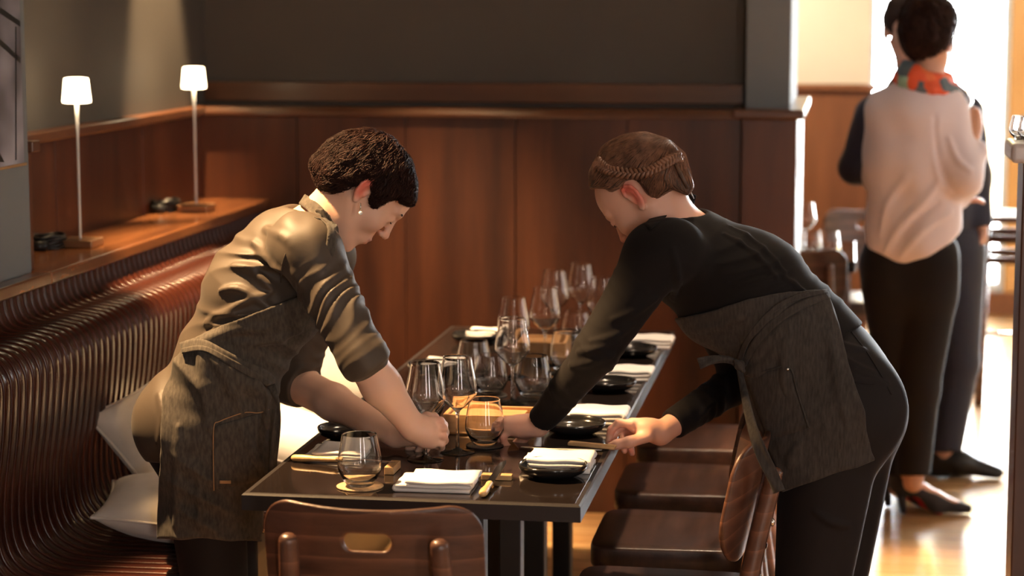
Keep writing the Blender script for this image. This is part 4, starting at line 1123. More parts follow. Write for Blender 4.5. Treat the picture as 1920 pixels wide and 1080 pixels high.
# brows, lashes, earring
for y in (-1, 1):
    obj('eyebrow', tube([W1((.0965-.5*abs(q-.012)**1.0*.55, y*q, .037+.15*q-2.2*max(0, q-.03)**1.3*.5)) for q in (.012, .020, .029, .038, .047)], [.0012, .0022, .0022, .0018, .0008], 6, flat=1), M['hair_black'], p1o)
    obj('eyelashes', tube([W1((.094-.9*abs(q-.030)*.5, y*q, .0105+.0*q)) for q in (.020, .026, .032, .038, .044)], [.0006, .0012, .0013, .0012, .0007], 6), M['hair_black'], p1o)
ep_ = J(676, 386, 4.352)
er = obj('earring', tube([ep_+np.array((0, 0, .006)), ep_-np.array((0, 0, .012))], .0012, 6), M['steel'], p1o)
bm = bmesh.new(); bmesh.ops.create_uvsphere(bm, u_segments=16, v_segments=10, radius=.0042, matrix=Matrix.Translation(Vector(ep_-np.array((0, 0, .015))))); obj('pearl', bm, M['pearl'], er)

# ================================================================== server 2: braided hair, black top, dark apron
p2o = thing('person', 'server with braided brown hair, black top and dark apron, leaning in at right', 'person')
p2o.location = J(1530, 1500, 4.62); p2o.location.z = 0
R2 = frame(math.radians(180-22), math.radians(53), math.radians(-4))
ear2 = J(1189, 371, 4.50); O2 = ear2-R2[:, 1]*.077+R2[:, 0]*.005
n2s = J(1232, 478, 4.44); n2e = J(1118, 660, 4.385); n2w = J(1008, 797, 4.50)
f2s = J(1300, 520, 4.78); f2e = J(1400, 706, 4.80); f2w = J(1238, 812, 4.60)
def torso2(V, e=0.):
    V.rc(J(1405, 548, 4.62), J(1305, 490, 4.62), .120+e, .108+e, .05, w=YV, f=1.35)
    V.rc(J(1490, 632, 4.62), J(1405, 548, 4.62), .108+e, .120+e, .05, w=YV, f=1.25)
    V.rc(J(1560, 728, 4.62), J(1490, 632, 4.62), .125+e, .108+e, .05, w=YV, f=1.32)
    V.rc(J(1305, 490, 4.62), J(1262, 425, 4.60), .078+e, .050+e, .05, w=YV, f=1.25)
    V.rc(J(1262, 468, 4.46), n2s, .064+e, .062+e, .04); V.rc(J(1300, 480, 4.76), f2s, .064+e, .060+e, .04)
    return V
def hips2(V, e=0.):
    for y in (4.535, 4.705): V.ell(J(1592, 762, y), np.array((.122, .098, .118))+e, k=.05)
    V.rc(J(1550, 700, 4.62), J(1590, 780, 4.62), .115+e, .11+e, .05, w=YV, f=1.35)
    return V
def legs2(V, e=0.):
    V.chain([J(1560, 790, 4.53), J(1512, 1190, 4.53), J(1528, 1590, 4.53)], [.108+e, .068+e, .045+e], .03)
    V.chain([J(1590, 790, 4.71), J(1545, 1190, 4.74), J(1560, 1590, 4.76)], [.108+e, .068+e, .045+e], .03)
    return V
B = Vol(); torso2(B, -.012); hips2(B, -.012); legs2(B, -.01)
B.chain([J(1275, 432, 4.60), J(1245, 398, 4.58), O2+R2@np.array((-.025, 0, -.02))], [.056, .052, .052], .03)
B.rc(J(1255, 440, 4.60), O2+R2@np.array((.005, 0, -.05)), .046, .040, .03)
W2 = head(B, O2, R2, 1.0)
B.chain([n2s, n2e, n2w], [.046, .038, .0245], .02); B.chain([f2s, f2e, f2w], [.046, .040, .0245], .02)
# near (left) hand holding the tumbler low down
y0 = 4.50
B.rc(n2w, J(975, 800, y0+.005), .0225, .024, .015); B.rc(J(985, 797, y0), J(956, 796, y0), .0225, .0195, .012); B.rc(J(985, 805, y0+.02), J(958, 803, y0+.02), .021, .018, .012)
for i, (a, b, c, d, r) in enumerate((((957, 808), (943, 818), (947, 833), (958, 841), .0084), ((950, 800), (936, 808), (934, 822), (942, 832), .0090), ((948, 792), (931, 799), (928, 812), (932, 822), .0092), ((952, 787), (938, 790), (930, 798), (928, 806), .0090))):
    z = .016*i; finger(B, [J(*a, y0-.004+z), J(*b, y0-.004+z), J(*c, y0+.004+z), J(*d, y0+.012+z)], r, r*.82)
finger(B, [J(990, 812, y0+.03), J(978, 826, y0+.045), J(962, 836, y0+.05)], .0125, .009, .008)
# far (right) hand pinching the wooden rest: thumb nearest the camera
y1 = 4.575
B.rc(f2w, J(1213, 806, y1+.01), .0240, .0235, .015); B.rc(J(1220, 803, y1+.015), J(1186, 797, y1+.012), .0215, .0165, .012); B.rc(J(1215, 808, y1+.04), J(1186, 803, y1+.05), .020, .016, .012)
finger(B, [J(1184, 795, y1), J(1160, 793, y1+.002), J(1146, 806, y1), J(1141, 826, y1+.002)], .0098, .0078)
finger(B, [J(1184, 798, y1+.022), J(1163, 802, y1+.026), J(1152, 814, y1+.022), J(1148, 828, y1+.018)], .0098, .0080)
finger(B, [J(1186, 802, y1+.044), J(1166, 812, y1+.046), J(1168, 832, y1+.030), J(1171, 845, y1+.022)], .0094, .0072)
finger(B, [J(1190, 808, y1+.062), J(1176, 824, y1+.056), J(1182, 840, y1+.040), J(1185, 850, y1+.034)], .0086, .0068)
finger(B, [J(1215, 818, y1-.008), J(1180, 829, y1-.020), J(1158, 833, y1-.018), J(1138, 838, y1-.012)], .0135, .0085, .009)
SK2 = (.72, .40, .29)
kn = [(J(1146, 806, y1), .014, (.70, .22, .17), .7), (J(1165, 812, y1), .02, (.70, .20, .16), .6), (J(1178, 846, y1+.03), .022, (.70, .20, .16), .7), (J(940, 822, y0), .025, (.66, .22, .16), .5), (J(1137, 838, y1-.02), .008, (.78, .50, .42), .8)]
vobj('body', B, .0031, M['skin'], p2o, 2, tint=skin_tint(SK2, face_spots(W2)+kn))
ring = obj('ring', tube([J(936+5*math.cos(a)*.9, 815+3.0*math.sin(a), y0+.012+.011*math.sin(a+.5)) for a in [2*PI*i/16 for i in range(17)]], .0013, 6, cap=False), M['steel'], p2o)
T = Vol(); legs2(T, .004); hips2(T, .001); T.rc(J(1560, 728, 4.62), J(1530, 680, 4.62), .120, .112, .05, w=YV, f=1.3)
T.post.append(smax_px([(1400, 690), (1480, 660), (1560, 600), (1613, 606), (1720, 700), (1800, 1700), (1300, 1700)], .004)); T.post.append(fplane(J(1528, 1560, 4.55), (0, 0, -1)))
tb2 = T.copy()
folds(T, tb2, [([(1560, 640), (1590, 650), (1620, 655)], .006), ([(1585, 672), (1610, 690), (1640, 700)], .007), ([(1600, 700), (1640, 712), (1665, 720)], .006), ([(1530, 960), (1560, 980), (1590, 985)], .008)], k=.014)
vobj('trousers', T, .0045, M['trousers'], p2o, 2)
seam('trouser_seam', [(1596, 622), (1625, 660), (1650, 700), (1672, 740)], tb2, .0014, M['trousers'], p2o)
seam('trouser_seam', [(1600, 716), (1632, 720), (1658, 714)], tb2, .0014, M['trousers'], p2o)
for y, px_ in ((4.53, 1528), (4.76, 1560)):
    F = Vol(); a = J(px_, 1590, y); F.rc((a[0]+.03, y, .045), (a[0]-.02, y, .055), .040, .038, .02); F.rc((a[0]-.02, y, .045), (a[0]-.14, y, .028), .042, .028, .03); F.post.append(fplane((0, 0, .004), (0, 0, -1)))
    vobj('shoe', F, .006, M['black_plastic'], p2o, 2)
SH = Vol(); torso2(SH, .003); SH.rc(J(1490, 632, 4.62), J(1560, 690, 4.62), .111, .112, .04, w=YV, f=1.3)
for y in (4.56, 4.68): SH.ell(J(1335, 590, y), (.055, .055, .05), k=.05)
d2 = _n(n2w-n2e); c2 = n2e+(n2w-n2e)*.93; g2 = _n(f2w-f2e); c3 = f2e+(f2w-f2e)*.86
SH.rc(n2s, n2e, .066, .046, .03); SH.rc(n2e, n2w+d2*.03, .046, .0280, .02, cut=[(c2, d2)])
SH.rc(f2s, f2e, .062, .048, .03); SH.rc(f2e, f2w+g2*.03, .047, .0300, .02, cut=[(c3, g2)])
sb2 = SH.copy()
folds(SH, sb2, [([(1370, 425), (1420, 455), (1470, 510)], .005), ([(1360, 440), (1410, 470), (1455, 520)], .005), ([(1470, 520), (1510, 550), (1550, 600)], .006),
    ([(1230, 560), (1190, 585), (1150, 600)], .007), ([(1160, 640), (1120, 655), (1085, 660)], .008), ([(1150, 665), (1110, 680), (1070, 685)], .008), ([(1185, 610), (1150, 632), (1110, 640)], .007), ([(1260, 470), (1270, 520), (1262, 560)], .008), ([(1360, 740), (1330, 760), (1310, 785)], .006)], k=.014)
SH.rc(J(1230, 372, 4.58), J(1268, 420, 4.60), .060, .066, .012, op='-')
SH.post.append(smax_px([(900, 300), (1250, 300), (1700, 500), (1613, 612), (1560, 640), (1500, 760), (1200, 900), (900, 900)], .004)); SH.post += [fwr(n2s, n2e, .065, .040, .0028, tilt=(-.4, 0, -.2), seed=12, lo=.3, hi=1.1), fwr(n2e, n2w, .05, .035, .0020, seed=13, lo=0, hi=.6), fwr(f2e, f2w, .05, .035, .0022, seed=14), fwr(J(1300, 500, 4.6), J(1540, 640, 4.6), .17, .05, .0018, tilt=(-.2, 0, -.9), seed=15)]
SH.post.append(fnoise(.0008, 50, 4))
vobj('shirt', SH, .0036, M['black_cloth'], p2o, 1)
AP = Vol(); torso2(AP, .012)
AP.rc(J(1490, 632, 4.60), J(1528, 905, 4.55), .117, .105, .05, w=YV, f=1.35); AP.rc(J(1450, 690, 4.56), J(1500, 880, 4.52), .075, .075, .05, w=YV, f=1.2)
for y in (4.535, 4.70): AP.ell(J(1590, 765, y), (.134, .112, .15), k=.04)
AP.rc(J(1560, 790, 4.53), J(1536, 1000, 4.53), .121, .103, .03)
for y in (4.56, 4.68): AP.ell(J(1335, 590, y), (.063, .063, .058), k=.05)
ab2 = AP.copy()
folds(AP, ab2, [([(1395, 640), (1430, 600), (1490, 565)], .009), ([(1410, 675), (1440, 640), (1500, 590)], .008), ([(1400, 700), (1430, 690), (1470, 640)], .010), ([(1480, 620), (1470, 680), (1475, 740)], .010), ([(1555, 640), (1570, 720), (1590, 800)], .007), ([(1500, 830), (1480, 870)], .009), ([(1300, 620), (1350, 610), (1400, 590)], .006)], k=.018)
AP.post.append(smax_px([(1238, 588), (1262, 598), (1300, 591), (1350, 578), (1400, 562), (1480, 546), (1548, 543), (1572, 610), (1612, 750), (1642, 863), (1560, 890), (1466, 923), (1452, 870), (1428, 815), (1405, 770), (1388, 700), (1380, 688), (1340, 662), (1300, 642), (1262, 618)], .003))
AP.post += [fwr(J(1400, 600, 4.6), J(1560, 880, 4.6), .2, .11, .0035, tilt=(-1.1, .3, .4), seed=19), fnoise(.0008, 60, 6)]
vobj('apron', AP, .0034, M['denim2'], p2o, 1)
ribbon('waist_tie', [(1556, 552), (1500, 572), (1450, 606), (1415, 645), (1392, 684)], [14, 16, 16, 16, 12], .007, .003, M['denim2'], p2o, vol=ab2)
ribbon('waist_tie', [(1552, 545), (1490, 558), (1440, 590), (1400, 640), (1385, 680)], [8, 10, 10, 10, 10], .010, .002, M['denim2'], p2o, vol=ab2)
ribbon('hanging_tie', [(1384, 680), (1394, 730), (1410, 800), (1430, 855), (1452, 900), (1461, 922)], [10, 14, 19, 22, 23, 23], 0, .0022, M['denim2'], p2o, Yf=[4.46, 4.42, 4.20, 4.17, 4.17, 4.17])
ribbon('tie_bow', [(1388, 684), (1365, 674), (1340, 674), (1310, 682)], [10, 14, 16, 20], 0, .0022, M['denim2'], p2o, Yf=[4.46, 4.45, 4.44, 4.43])
K_ = Vol(); kp = J(1387, 685, 4.455); K_.ell(kp, (.012, .010, .012), k=.004); K_.rc(kp+np.array((-.008, -.006, .01)), kp+np.array((.008, -.006, -.01)), .005, .005, .003); vobj('tie_knot', K_, .0018, M['denim2'], p2o, 1)
quad_patch('pocket', [(1394, 702), (1480, 689), (1518, 802), (1440, 828)], ab2, .004, .0025, M['denim2'], p2o)
seam('pocket_seam', [(1394, 703), (1440, 694), (1480, 689), (1495, 735), (1516, 802)], ab2, .0016, M['denim2'], p2o, off=.0065)
rv = obj('rivet', (lambda bm: (bmesh.ops.create_uvsphere(bm, u_segments=12, v_segments=8, radius=.004, matrix=Matrix.Translation(Vector(ab2.hit(1477, 692, .007)))), bm)[1])(bmesh.new()), M['steel'], p2o)
nv = sb2.copy(); nv.rc(J(1275, 432, 4.60), J(1240, 390, 4.58), .055, .052, .02)
ribbon('neck_strap', [(1304, 374), (1282, 372), (1258, 384), (1236, 404), (1214, 424)], [16, 20, 20, 18, 14], .006, .003, M['black_cloth'], p2o, vol=nv)
seam('necklace', [(1250, 394), (1262, 390), (1278, 386), (1296, 383)], nv, .0009, M['gold'], p2o, off=.002)
HR = Vol(); HW = lambda p: O2+R2@np.array(p, float)
HR.ell(HW((-.008, 0, .050)), (.103, .083, .090), R2, .03); HR.ell(HW((-.068, 0, .018)), (.052, .066, .062), R2, .05); HR.ell(HW((.045, 0, .062)), (.068, .072, .056), R2, .04)
HR.rc(HW((-.070, 0, .00)), HW((-.072, 0, -.075)), .052, .042, .03, w=R2[:, 1], f=1.35)
hp = [(1106, 354), (1101, 322), (1104, 292), (1122, 270), (1165, 251), (1210, 247), (1252, 261), (1284, 288), (1293, 320), (1301, 350), (1290, 366), (1262, 354), (1245, 364), (1233, 384), (1222, 378), (1209, 356), (1199, 341), (1186, 334), (1172, 338), (1162, 352), (1146, 360), (1134, 352), (1120, 352)]
HR.post += [fnoise(.0018, (60, 60, 60), 9), smax_px(hp, .010)]
h2 = vobj('hair', HR, .0028, M['hair_brown'], p2o, 1)
bk = HW((-.13, 0, .03))
def flow2(p, rg): return _n(bk-p)+rg.normal(size=3)*.06
strands(h2, flow2, 4500, .05, .0009, M['hair_light'], h2, 2, lift=.002, curl=.12)
hv = HR.copy(); hv.post = []
bp_ = [hv.hit(x, y, .004) for x, y in ((1120, 306), (1132, 314), (1150, 321), (1182, 326), (1214, 322), (1240, 310), (1262, 297), (1276, 296))]
braid('braid', bp_, .0125, M['hair_light'], h2)
obj('loose_lock', tube([hv.hit(1262, 300, .004), hv.hit(1275, 325, .004), hv.hit(1288, 350, .006), J(1301, 372, 4.56)], [.002, .005, .004, .001], 6), M['hair_brown'], h2)
obj('loose_lock', tube([hv.hit(1255, 298, .004), hv.hit(1250, 318, .005), hv.hit(1246, 335, .005), hv.hit(1252, 350, .004)], [.001, .002, .002, .0008], 6), M['hair_brown'], h2)
for y in (-1, 1):
    obj('eyebrow', tube([W2((.0945-.5*abs(q-.012)*.55, y*q, .037+.15*q-2.2*max(0, q-.03)**1.3*.5)) for q in (.012, .020, .029, .038, .047)], [.001, .0018, .0018, .0015, .0008], 6), M['hair_brown'], p2o)
    obj('eyelashes', tube([W2((.0925-.9*abs(q-.030)*.5, y*q, .0095)) for q in (.020, .026, .032, .038, .044)], [.0006, .0012, .0013, .0014, .001], 6), M['hair_black'], p2o)
#SECTION_BGPEOPLE

for root in (p1o, p2o):
    off = root.location.copy()
    for c in root.children: c.location = c.location-off
# ================================================================== people and furniture farther back
# woman in a white blouse, seen from behind
b1 = thing('person', 'woman seen from behind in white blouse, orange scarf and black high heels', 'person'); yb = 7.13
g = J(1720, 1500, yb); b1.location = (g[0], yb, 0)
Rb = frame(math.radians(62), math.radians(4)); Ob = J(1742, 78, yb)
B = Vol(); Wb = head(B, Ob, Rb, .98)
B.chain([J(1738, 165, yb), J(1740, 105, yb)], [.055, .052], .03)
B.rc(J(1715, 300, yb), J(1720, 215, yb), .10, .11, .05, w=RT, f=1.3); B.rc(J(1712, 470, yb), J(1715, 300, yb), .10, .10, .05, w=RT, f=1.25)
lh = [J(1672, 500, yb), J(1680, 720, yb+.02), J(1686, 915, yb+.05)]; rh = [J(1745, 500, yb), J(1722, 730, yb-.03), J(1712, 905, yb-.05)]
B.chain(lh, [.085, .05, .034], .02); B.chain(rh, [.085, .05, .034], .02)
B.chain([J(1775, 205, yb), J(1800, 335, yb-.06), J(1827, 240, yb+.02)], [.045, .038, .026], .02)
B.chain([J(1652, 205, yb), J(1648, 330, yb+.06), J(1700, 345, yb+.22)], [.045, .038, .026], .02)
hb = J(1827, 226, yb+.02); B.ell(hb, (.026, .032, .046), k=.015)
for i in range(4): finger(B, [hb+np.array((-.008, .012, .022-.015*i)), hb+np.array((-.035, .012, .024-.015*i)), hb+np.array((-.046, -.006, .022-.015*i))], .0088, .0075)
finger(B, [hb+np.array((-.004, -.02, .0)), hb+np.array((-.03, -.024, .025))], .010, .008)
cf = J(1806, 374, yb+.10); B.ell(cf, (.045, .02, .014), k=.015)
for i in range(4): finger(B, [cf+np.array((.02, -.01+.012*i, 0)), cf+np.array((.052, -.01+.012*i, -.002)), cf+np.array((.066, -.008+.012*i, -.010))], .008, .007)
def foot_in_heel(V, a, d, s=1.):      # a: heel point on the floor, d: unit direction of the toes
    a = np.array(a); d = np.array(d)
    V.rc(a+d*.02+np.array((0, 0, .115)), a+d*.13+np.array((0, 0, .045)), .030, .030, .03); V.rc(a+d*.13+np.array((0, 0, .045)), a+d*.20+np.array((0, 0, .026)), .028, .020, .02)
    V.rc(a+d*.03+np.array((0, 0, .2)), a+d*.03+np.array((0, 0, .12)), .033, .031, .02)
dT = _n(np.array((.98, .10, 0)))
h1p = PZ(1682, 962, 0); h2p = PZ(1654, 948, 0)
h2p[1] = yb+.12; 
foot_in_heel(B, h1p, dT); foot_in_heel(B, h2p, dT)
vobj('body', B, .0055, M['skin'], b1, 2, tint=skin_tint((.66, .36, .24), []))
def pump(a, label=None):
    a = np.array(a); V = Vol()
    V.rc(a+dT*.015+np.array((0, 0, .110)), a+dT*.12+np.array((0, 0, .042)), .034, .035, .02); V.rc(a+dT*.12+np.array((0, 0, .042)), a+dT*.235+np.array((0, 0, .018)), .036, .016, .03)
    V.rc(a+dT*.02+np.array((0, 0, .155)), a+dT*.19+np.array((0, 0, .075)), .045, .036, .005, op='-', )
    V.rc(a+dT*.06+np.array((0, 0, .04)), a+dT*.13+np.array((0, 0, -.010)), .032, .020, .01, op='-')
    V.rc(a+dT*.0+np.array((0, 0, .10)), a+dT*-.0+np.array((0, 0, .13)), .030, .028, .02)
    V.rc(a+dT*.035+np.array((0, 0, .165)), a+dT*.19+np.array((0, 0, .085)), .033, .036, .005, op='-')
    V.rc(a+dT*.008+np.array((0, 0, .09)), a+dT*.02, .018, .012, .012)
    V.post.append(fplane((0, 0, .002), (0, 0, -1)))
    s = vobj('shoe', V, .0035, M['suede'], b1, 1)
    bm = tube([a+dT*.055+np.array((0, 0, .070)), a+dT*.10+np.array((0, 0, .036)), a+dT*.15+np.array((0, 0, .010))], [.016, .022, .020], 10)
    obj('red_sole', bm, M['red'], s)
M['suede'] = mat('black_suede', (.03, .027, .03), .8, sheen=.2); M['red'] = mat('red_sole_leather', (.55, .02, .03), .4)
pump(h1p); pump(h2p)
V = Vol(); V.chain([lh[0], lh[1], lh[2]+np.array((0, 0, .03))], [.105, .068, .052], .02); V.chain([rh[0], rh[1], rh[2]+np.array((0, 0, .03))], [.105, .070, .056], .02)
V.rc(J(1708, 470, yb), J(1708, 540, yb), .11, .11, .04, w=RT, f=1.3); V.post.append(smax_px([(1600, 430), (1800, 430), (1800, 892), (1600, 892)], .01))
vobj('trousers', V, .006, M['trousers'], b1, 2)
V = Vol(); V.rc(J(1718, 300, yb), J(1722, 215, yb), .125, .120, .05, w=RT, f=1.32); V.rc(J(1712, 450, yb), J(1716, 300, yb), .135, .125, .05, w=RT, f=1.18); V.rc(J(1722, 215, yb), J(1738, 165, yb), .10, .055, .05, w=RT, f=1.2)
V.chain([J(1772, 208, yb), J(1802, 330, yb-.06), J(1830, 285, yb+.0)], [.068, .066, .042], .03); V.chain([J(1660, 208, yb), J(1650, 330, yb+.06), J(1700, 345, yb+.20)], [.065, .055, .040], .03)
V.rc(J(1815, 345, yb), cf-np.array((.01, 0, 0)), .045, .030, .03)
bb_ = V.copy()
folds(V, bb_, [([(1660, 470), (1690, 420), (1740, 370), (1765, 330)], .010), ([(1690, 480), (1730, 430), (1780, 400)], .010), ([(1650, 440), (1665, 380), (1700, 330)], .008), ([(1756, 235), (1752, 300), (1765, 350)], .008), ([(1780, 260), (1795, 300), (1820, 320)], .008)], k=.02)
folds(V, bb_, [([(1754, 220), (1757, 280), (1770, 330), (1790, 362)], .008), ([(1675, 470), (1710, 420), (1760, 380)], .008)], k=.02, op='-')
V.post.append(smax_px([(1600, 100), (1760, 100), (1900, 150), (1900, 400), (1805, 430), (1782, 456), (1740, 480), (1700, 496), (1660, 498), (1628, 485), (1600, 300)], .01)); V.post.append(fnoise(.002, 22, 12))
vobj('blouse', V, .005, M['blouse'], b1, 2)
def scarf_mat():
    m = bpy.data.materials.new('orange_patterned_scarf'); m.use_nodes = True; N = m.node_tree.nodes; L = m.node_tree.links; b = N['Principled BSDF']; b.inputs['Roughness'].default_value = .6
    tc = N.new('ShaderNodeTexCoord'); v = N.new('ShaderNodeTexVoronoi'); v.inputs['Scale'].default_value = 26; L.new(tc.outputs['Object'], v.inputs['Vector'])
    cr = N.new('ShaderNodeValToRGB'); cr.color_ramp.interpolation = 'CONSTANT'; e = cr.color_ramp.elements
    e[0].color = (.75, .10, .03, 1); e[1].position = .50; e[1].color = (.30, .48, .36, 1); e2 = e.new(.68); e2.color = (.80, .16, .05, 1); e3 = e.new(.84); e3.color = (.10, .14, .17, 1)
    sp = N.new('ShaderNodeSeparateColor'); L.new(v.outputs['Color'], sp.inputs[0]); L.new(sp.outputs[0], cr.inputs[0]); L.new(cr.outputs[0], b.inputs['Base Color']); return m
M['scarf'] = scarf_mat()
V = Vol()
for i, (dz, r, rr) in enumerate(((0, .068, .020), (.020, .062, .018), (-.020, .078, .020))):
    cpt = J(1736, 150, yb)+np.array((0, 0, dz)); pts = [cpt+RT*math.cos(a)*r*1.15+np.array((0, 1, 0))*math.sin(a)*r+np.array((0, 0, -.022*math.cos(a)+.008*math.sin(2*a+i))) for a in [2*PI*q/18 for q in range(19)]]
    V.chain(pts, [rr*(1+.15*math.sin(q*1.7+i)) for q in range(19)], .012)
vobj('scarf', V, .005, M['scarf'], b1, 1)
V = Vol(); HB = lambda p: Ob+Rb@np.array(p, float)
V.ell(HB((-.012, 0, .055)), (.108, .092, .098), Rb, .03); V.ell(HB((-.055, 0, .01)), (.062, .075, .072), Rb, .04); V.ell(HB((.04, 0, .085)), (.06, .065, .05), Rb, .03)
V.rc(HB((.105, -.09, -.09)), HB((.105, .09, -.09)), .10, .10, .02, op='-'); V.post += [fnoise(.005, (45, 45, 45), 4), smax_px([(1680, 40), (1690, -10), (1740, -25), (1785, 0), (1795, 40), (1786, 85), (1776, 112), (1758, 122), (1720, 120), (1697, 100)], .015)]
hb1 = vobj('hair', V, .005, M['hair_black'], b1, 1)
cb = HB((-.06, 0, .14)); strands(hb1, lambda p, rg: _n(p-cb)+rg.normal(size=3)*.4, 900, .05, .0018, M['hair_black'], hb1, 3, lift=.008)
# glass she lifts
gl = proto['w'].copy(); COL.objects.link(gl); gp = hb+np.array((-.045, 0, -.06)); gl.location = gp; gl.scale = (.9, .9, .9); tag(gl, 'wine glass held up by the woman in the white blouse', 'glass')
# man in a dark suit, mostly hidden behind her
b2 = thing('person', 'man in a dark navy suit standing behind the woman in white', 'person'); ym = 7.80
g = J(1790, 1500, ym); b2.location = (g[0], ym, 0)
Rm = frame(math.radians(-70), math.radians(2)); Om = J(1703, 64, ym)
B = Vol(); Wm = head(B, Om, Rm, 1.03)
B.chain([J(1715, 150, ym), J(1706, 95, ym)], [.062, .058], .03); B.rc(J(1738, 330, ym), J(1732, 215, ym), .10, .12, .05, w=RT, f=1.3)
ml = [J(1700, 480, ym), J(1700, 680, ym), J(1705, 850, ym)]; mr = [J(1790, 470, ym), J(1795, 680, ym-.02), J(1770, 850, ym-.05)]
B.chain(ml, [.08, .05, .04], .02); B.chain(mr, [.08, .05, .04], .02)
B.chain([J(1812, 210, ym), J(1826, 330, ym+.04), J(1838, 418, ym-.02)], [.05, .04, .028], .02); B.chain([J(1640, 210, ym), J(1604, 318, ym+.05), J(1660, 330, ym-.12)], [.05, .04, .028], .02)
hm = J(1842, 440, ym-.02); B.ell(hm, (.020, .032, .045), k=.015)
for i in range(4): finger(B, [hm+np.array((-.004, -.024+.015*i, -.03)), hm+np.array((-.008, -.024+.015*i, -.065)), hm+np.array((-.020, -.022+.014*i, -.085))], .0085, .0072)
finger(B, [hm+np.array((0, -.028, .005)), hm+np.array((-.012, -.042, -.03))], .010, .008)
vobj('body', B, .006, M['skin'], b2, 2, tint=skin_tint((.60, .33, .23), []))
V = Vol(); V.rc(J(1740, 320, ym), J(1732, 215, ym), .140, .135, .05, w=RT, f=1.42); V.rc(J(1742, 430, ym), J(1740, 320, ym), .135, .140, .05, w=RT, f=1.25); V.rc(J(1732, 215, ym), J(1716, 158, ym), .10, .065, .05, w=RT, f=1.2)
V.chain([J(1808, 215, ym), J(1826, 330, ym+.04), J(1838, 420, ym-.02)], [.072, .058, .044], .03); V.chain([J(1640, 218, ym), J(1604, 314, ym+.05), J(1665, 325, ym-.12)], [.072, .058, .048], .03)
V.post.append(smax_px([(1500, 100), (1900, 100), (1900, 422), (1846, 424), (1780, 440), (1500, 440)], .01)); V.post.append(fnoise(.002, 25, 15))
vobj('jacket', V, .006, M['navy'], b2, 2)
V = Vol(); V.chain([ml[0], ml[1], ml[2]], [.105, .075, .062], .02); V.chain([mr[0], mr[1], mr[2]], [.112, .078, .062], .02); V.rc(J(1745, 430, ym), J(1745, 500, ym), .12, .12, .05, w=RT, f=1.25)
V.post.append(smax_px([(1600, 400), (1900, 400), (1900, 848), (1600, 848)], .01)); vobj('trousers', V, .006, M['navy'], b2, 2)
V = Vol(); V.ell(Om+Rm@np.array((-.015, 0, .055)), (.104, .088, .092), Rm, .03); V.rc(Om+Rm@np.array((.12, -.1, -.03)), Om+Rm@np.array((.12, .1, -.03)), .10, .10, .02, op='-')
V.rc(Om+Rm@np.array((.02, -.1, -.12)), Om+Rm@np.array((.02, .1, -.12)), .10, .10, .02, op='-'); V.post.append(fnoise(.003, 50, 5)); vobj('hair', V, .005, M['hair_black'], b2, 1)
for a in (PZ(1745, 893, 0), PZ(1690, 880, 0)):
    a = np.array((a[0], a[1], 0)); V = Vol(); e = np.array((1, 0, 0)); Z = np.array((0, 0, 1))
    V.rc(a+e*.035+Z*.07, a+e*.10+Z*.055, .042, .040, .03); V.rc(a+e*.10+Z*.055, a+e*.235+Z*.022, .042, .024, .04); V.rc(a+e*.02+Z*.03, a+e*.05+Z*.03, .034, .034, .02); V.post.append(fplane((0, 0, .003), (0, 0, -1)))
    s = vobj('shoe', V, .0045, M['black_plastic'], b2, 2)
    for q in range(4): obj('shoelace', tube([a+e*(.085+.02*q)+Z*(.098-.012*q)+np.array((0, -.02, -.006)), a+e*(.09+.02*q)+Z*(.104-.012*q), a+e*(.085+.02*q)+Z*(.098-.012*q)+np.array((0, .02, -.006))], .003, 6), M['suede'], s)
# table, glasses and chairs by the panelled wall
q = PZ(1605, 490, .75)
bt = thing('side_table', 'dark square side table by the panelled wall, set with glasses', 'table', (q[0]-.30, q[1]+.35, 0))
obj('tabletop', bx((-.30, -.35, .705), (.30, .35, .75)), M['table'], bt, bevel=.004)
for sx in (-1, 1):
    for sy in (-1, 1): obj('leg', bx((sx*.255-.025, sy*.305-.025, 0), (sx*.255+.025, sy*.305+.025, .705)), M['chair'], bt, bevel=.003)
for kind, px_, py_, s, lb in (('w', 1509, 474, .95, 'wine glass on the dark side table beside the post'), ('t', 1553, 484, 1.0, 'tumbler shining on the corner of the dark side table'), ('t', 1520, 481, .9, 'tumbler between the wine glass and corner tumbler on the side table')):
    p = PZ(px_, py_, .75); p[1] = max(p[1], q[1]+.06); gg = proto[kind].copy(); COL.objects.link(gg); gg.location = p; gg.scale = (s, s, s); tag(gg, lb, 'glass')
cc = PY(1507, 465, 8.0); dup(c0, (cc[0]-.04, q[1]-.02, 0), 0, 'dark wooden chair with rounded back at the near side of the dark side table')
bk_ = PY(1640, 352, 9.35)
dup(c0, (bk_[0]+.02, 9.2, 0), PI+.25, 'wooden chair with window light on its top edge beyond the side table')
# bar stool near the window
p = PZ(1830, 760, 0); st = thing('bar_stool', 'tall dark bar stool with footrests in front of the window', 'stool', (p[0]+.19, p[1]+.17, 0))
obj('seat', bx((-.2, -.18, .785), (.2, .18, .815)), M['chair'], st, bevel=.006)
for sx in (-1, 1):
    for sy in (-1, 1): obj('leg', tube([(sx*.165, sy*.15, .79), (sx*.178, sy*.165, 0)], .019, 8), M['chair'], st)
for z, r in ((.715, .018), (.625, .016)):
    for sy in (-1, 1): obj('rail', bx((-.165, sy*.152-.008, z-r), (.165, sy*.152+.008, z+r)), M['chair'], st)
for z in (.31, .26): obj('footrest', tube([(-.172, -.158 if z > .3 else .158, z), (.172, -.158 if z > .3 else .158, z)], .009, 8), M['chrome'], st)
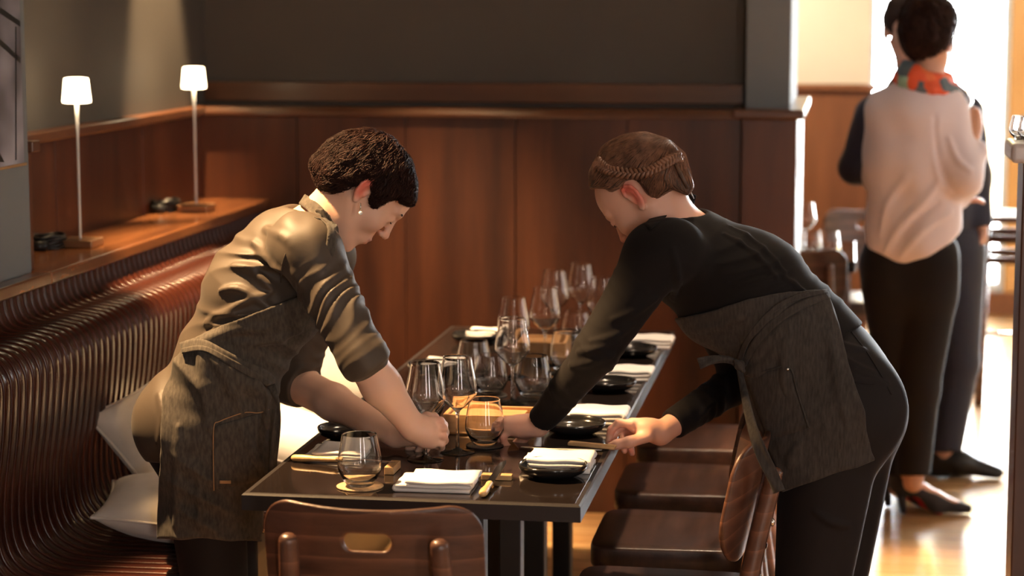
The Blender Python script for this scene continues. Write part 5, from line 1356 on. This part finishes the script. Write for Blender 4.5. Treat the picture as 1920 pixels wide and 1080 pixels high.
# bar counter end at the right edge of the picture
q2 = PY(1893, 600, 5.0); ztop = PY(1905, 268, 5.0)[2]
bar = thing('bar_counter', 'dark bar end with pale top at right edge of picture', 'counter', (q2[0]+.3, 5.4, 0))
obj('counter_body', bx((-.28, -.40, 0), (.6, -.24, ztop-.045)), M['panel'], bar, bevel=.004)
obj('countertop', bx((-.31, -.43, ztop-.045), (.6, -.20, ztop)), mat('pale_counter_stone', (.62, .55, .54), .3), bar, bevel=.012, seg=3)
for i, (px_, yy) in enumerate(((1896, 5.12), (1912, 5.08))):
    g_ = proto['t'].copy(); COL.objects.link(g_); pp = PY(px_, 250, yy); g_.location = (pp[0]+.03, yy, ztop+.0004); g_.scale = (.8, .8, .55); tag(g_, ('low glass on the bar counter at right, the left one', 'low glass on the bar counter at right, nearest the picture edge')[i], 'glass', 'low glasses on the bar')
# things in the street beyond the window
tr = thing('street_tree', 'yellow-leaved tree standing outside beyond the window', 'tree', (1.1, 17.5, -.02))
obj('trunk', tube([(0, 0, 0), (.05, 0, 1.2), (0, .1, 2.4)], [.10, .08, .05], 10), M['handle'], tr)
V = Vol(); rg = np.random.RandomState(5)
for i in range(16): V.ell(rg.uniform((-1.3, -.6, 2.0), (1.0, .6, 3.3)), rg.uniform(.25, .5, 3), k=.1)
V.post.append(fnoise(.04, 14, 3)); vobj('foliage', V, .05, mat('yellow_leaves', (.75, .55, .18), .8, var=((6, 6, 6), .4)), tr, 0)
for root in (b1, b2):
    off = root.location.copy()
    for c in root.children: c.location = c.location-off
# cushions along the bench
ca = PZ(255, 985, .50)
cushion((-1.54, 4.76, .518), .19, (math.radians(0), math.radians(8), math.radians(12)), 'pale linen cushion lying flat on the bench seat beside the server', .36, 1)
cushion((-1.66, 5.04, .62), .165, (math.radians(20), math.radians(48), math.radians(-8)), 'pale linen cushion leaning against the slats behind the server', .34, 2)
cushion((-1.52, 5.95, .68), .21, (math.radians(0), math.radians(66), math.radians(-25)), 'brightly lit cushion leaning upright near the bench end', .36, 3)
cushion((-1.50, 5.45, .55), .20, (math.radians(0), math.radians(12), math.radians(-8)), 'lit cushion lying on the bench seat beyond the server', .36, 4)
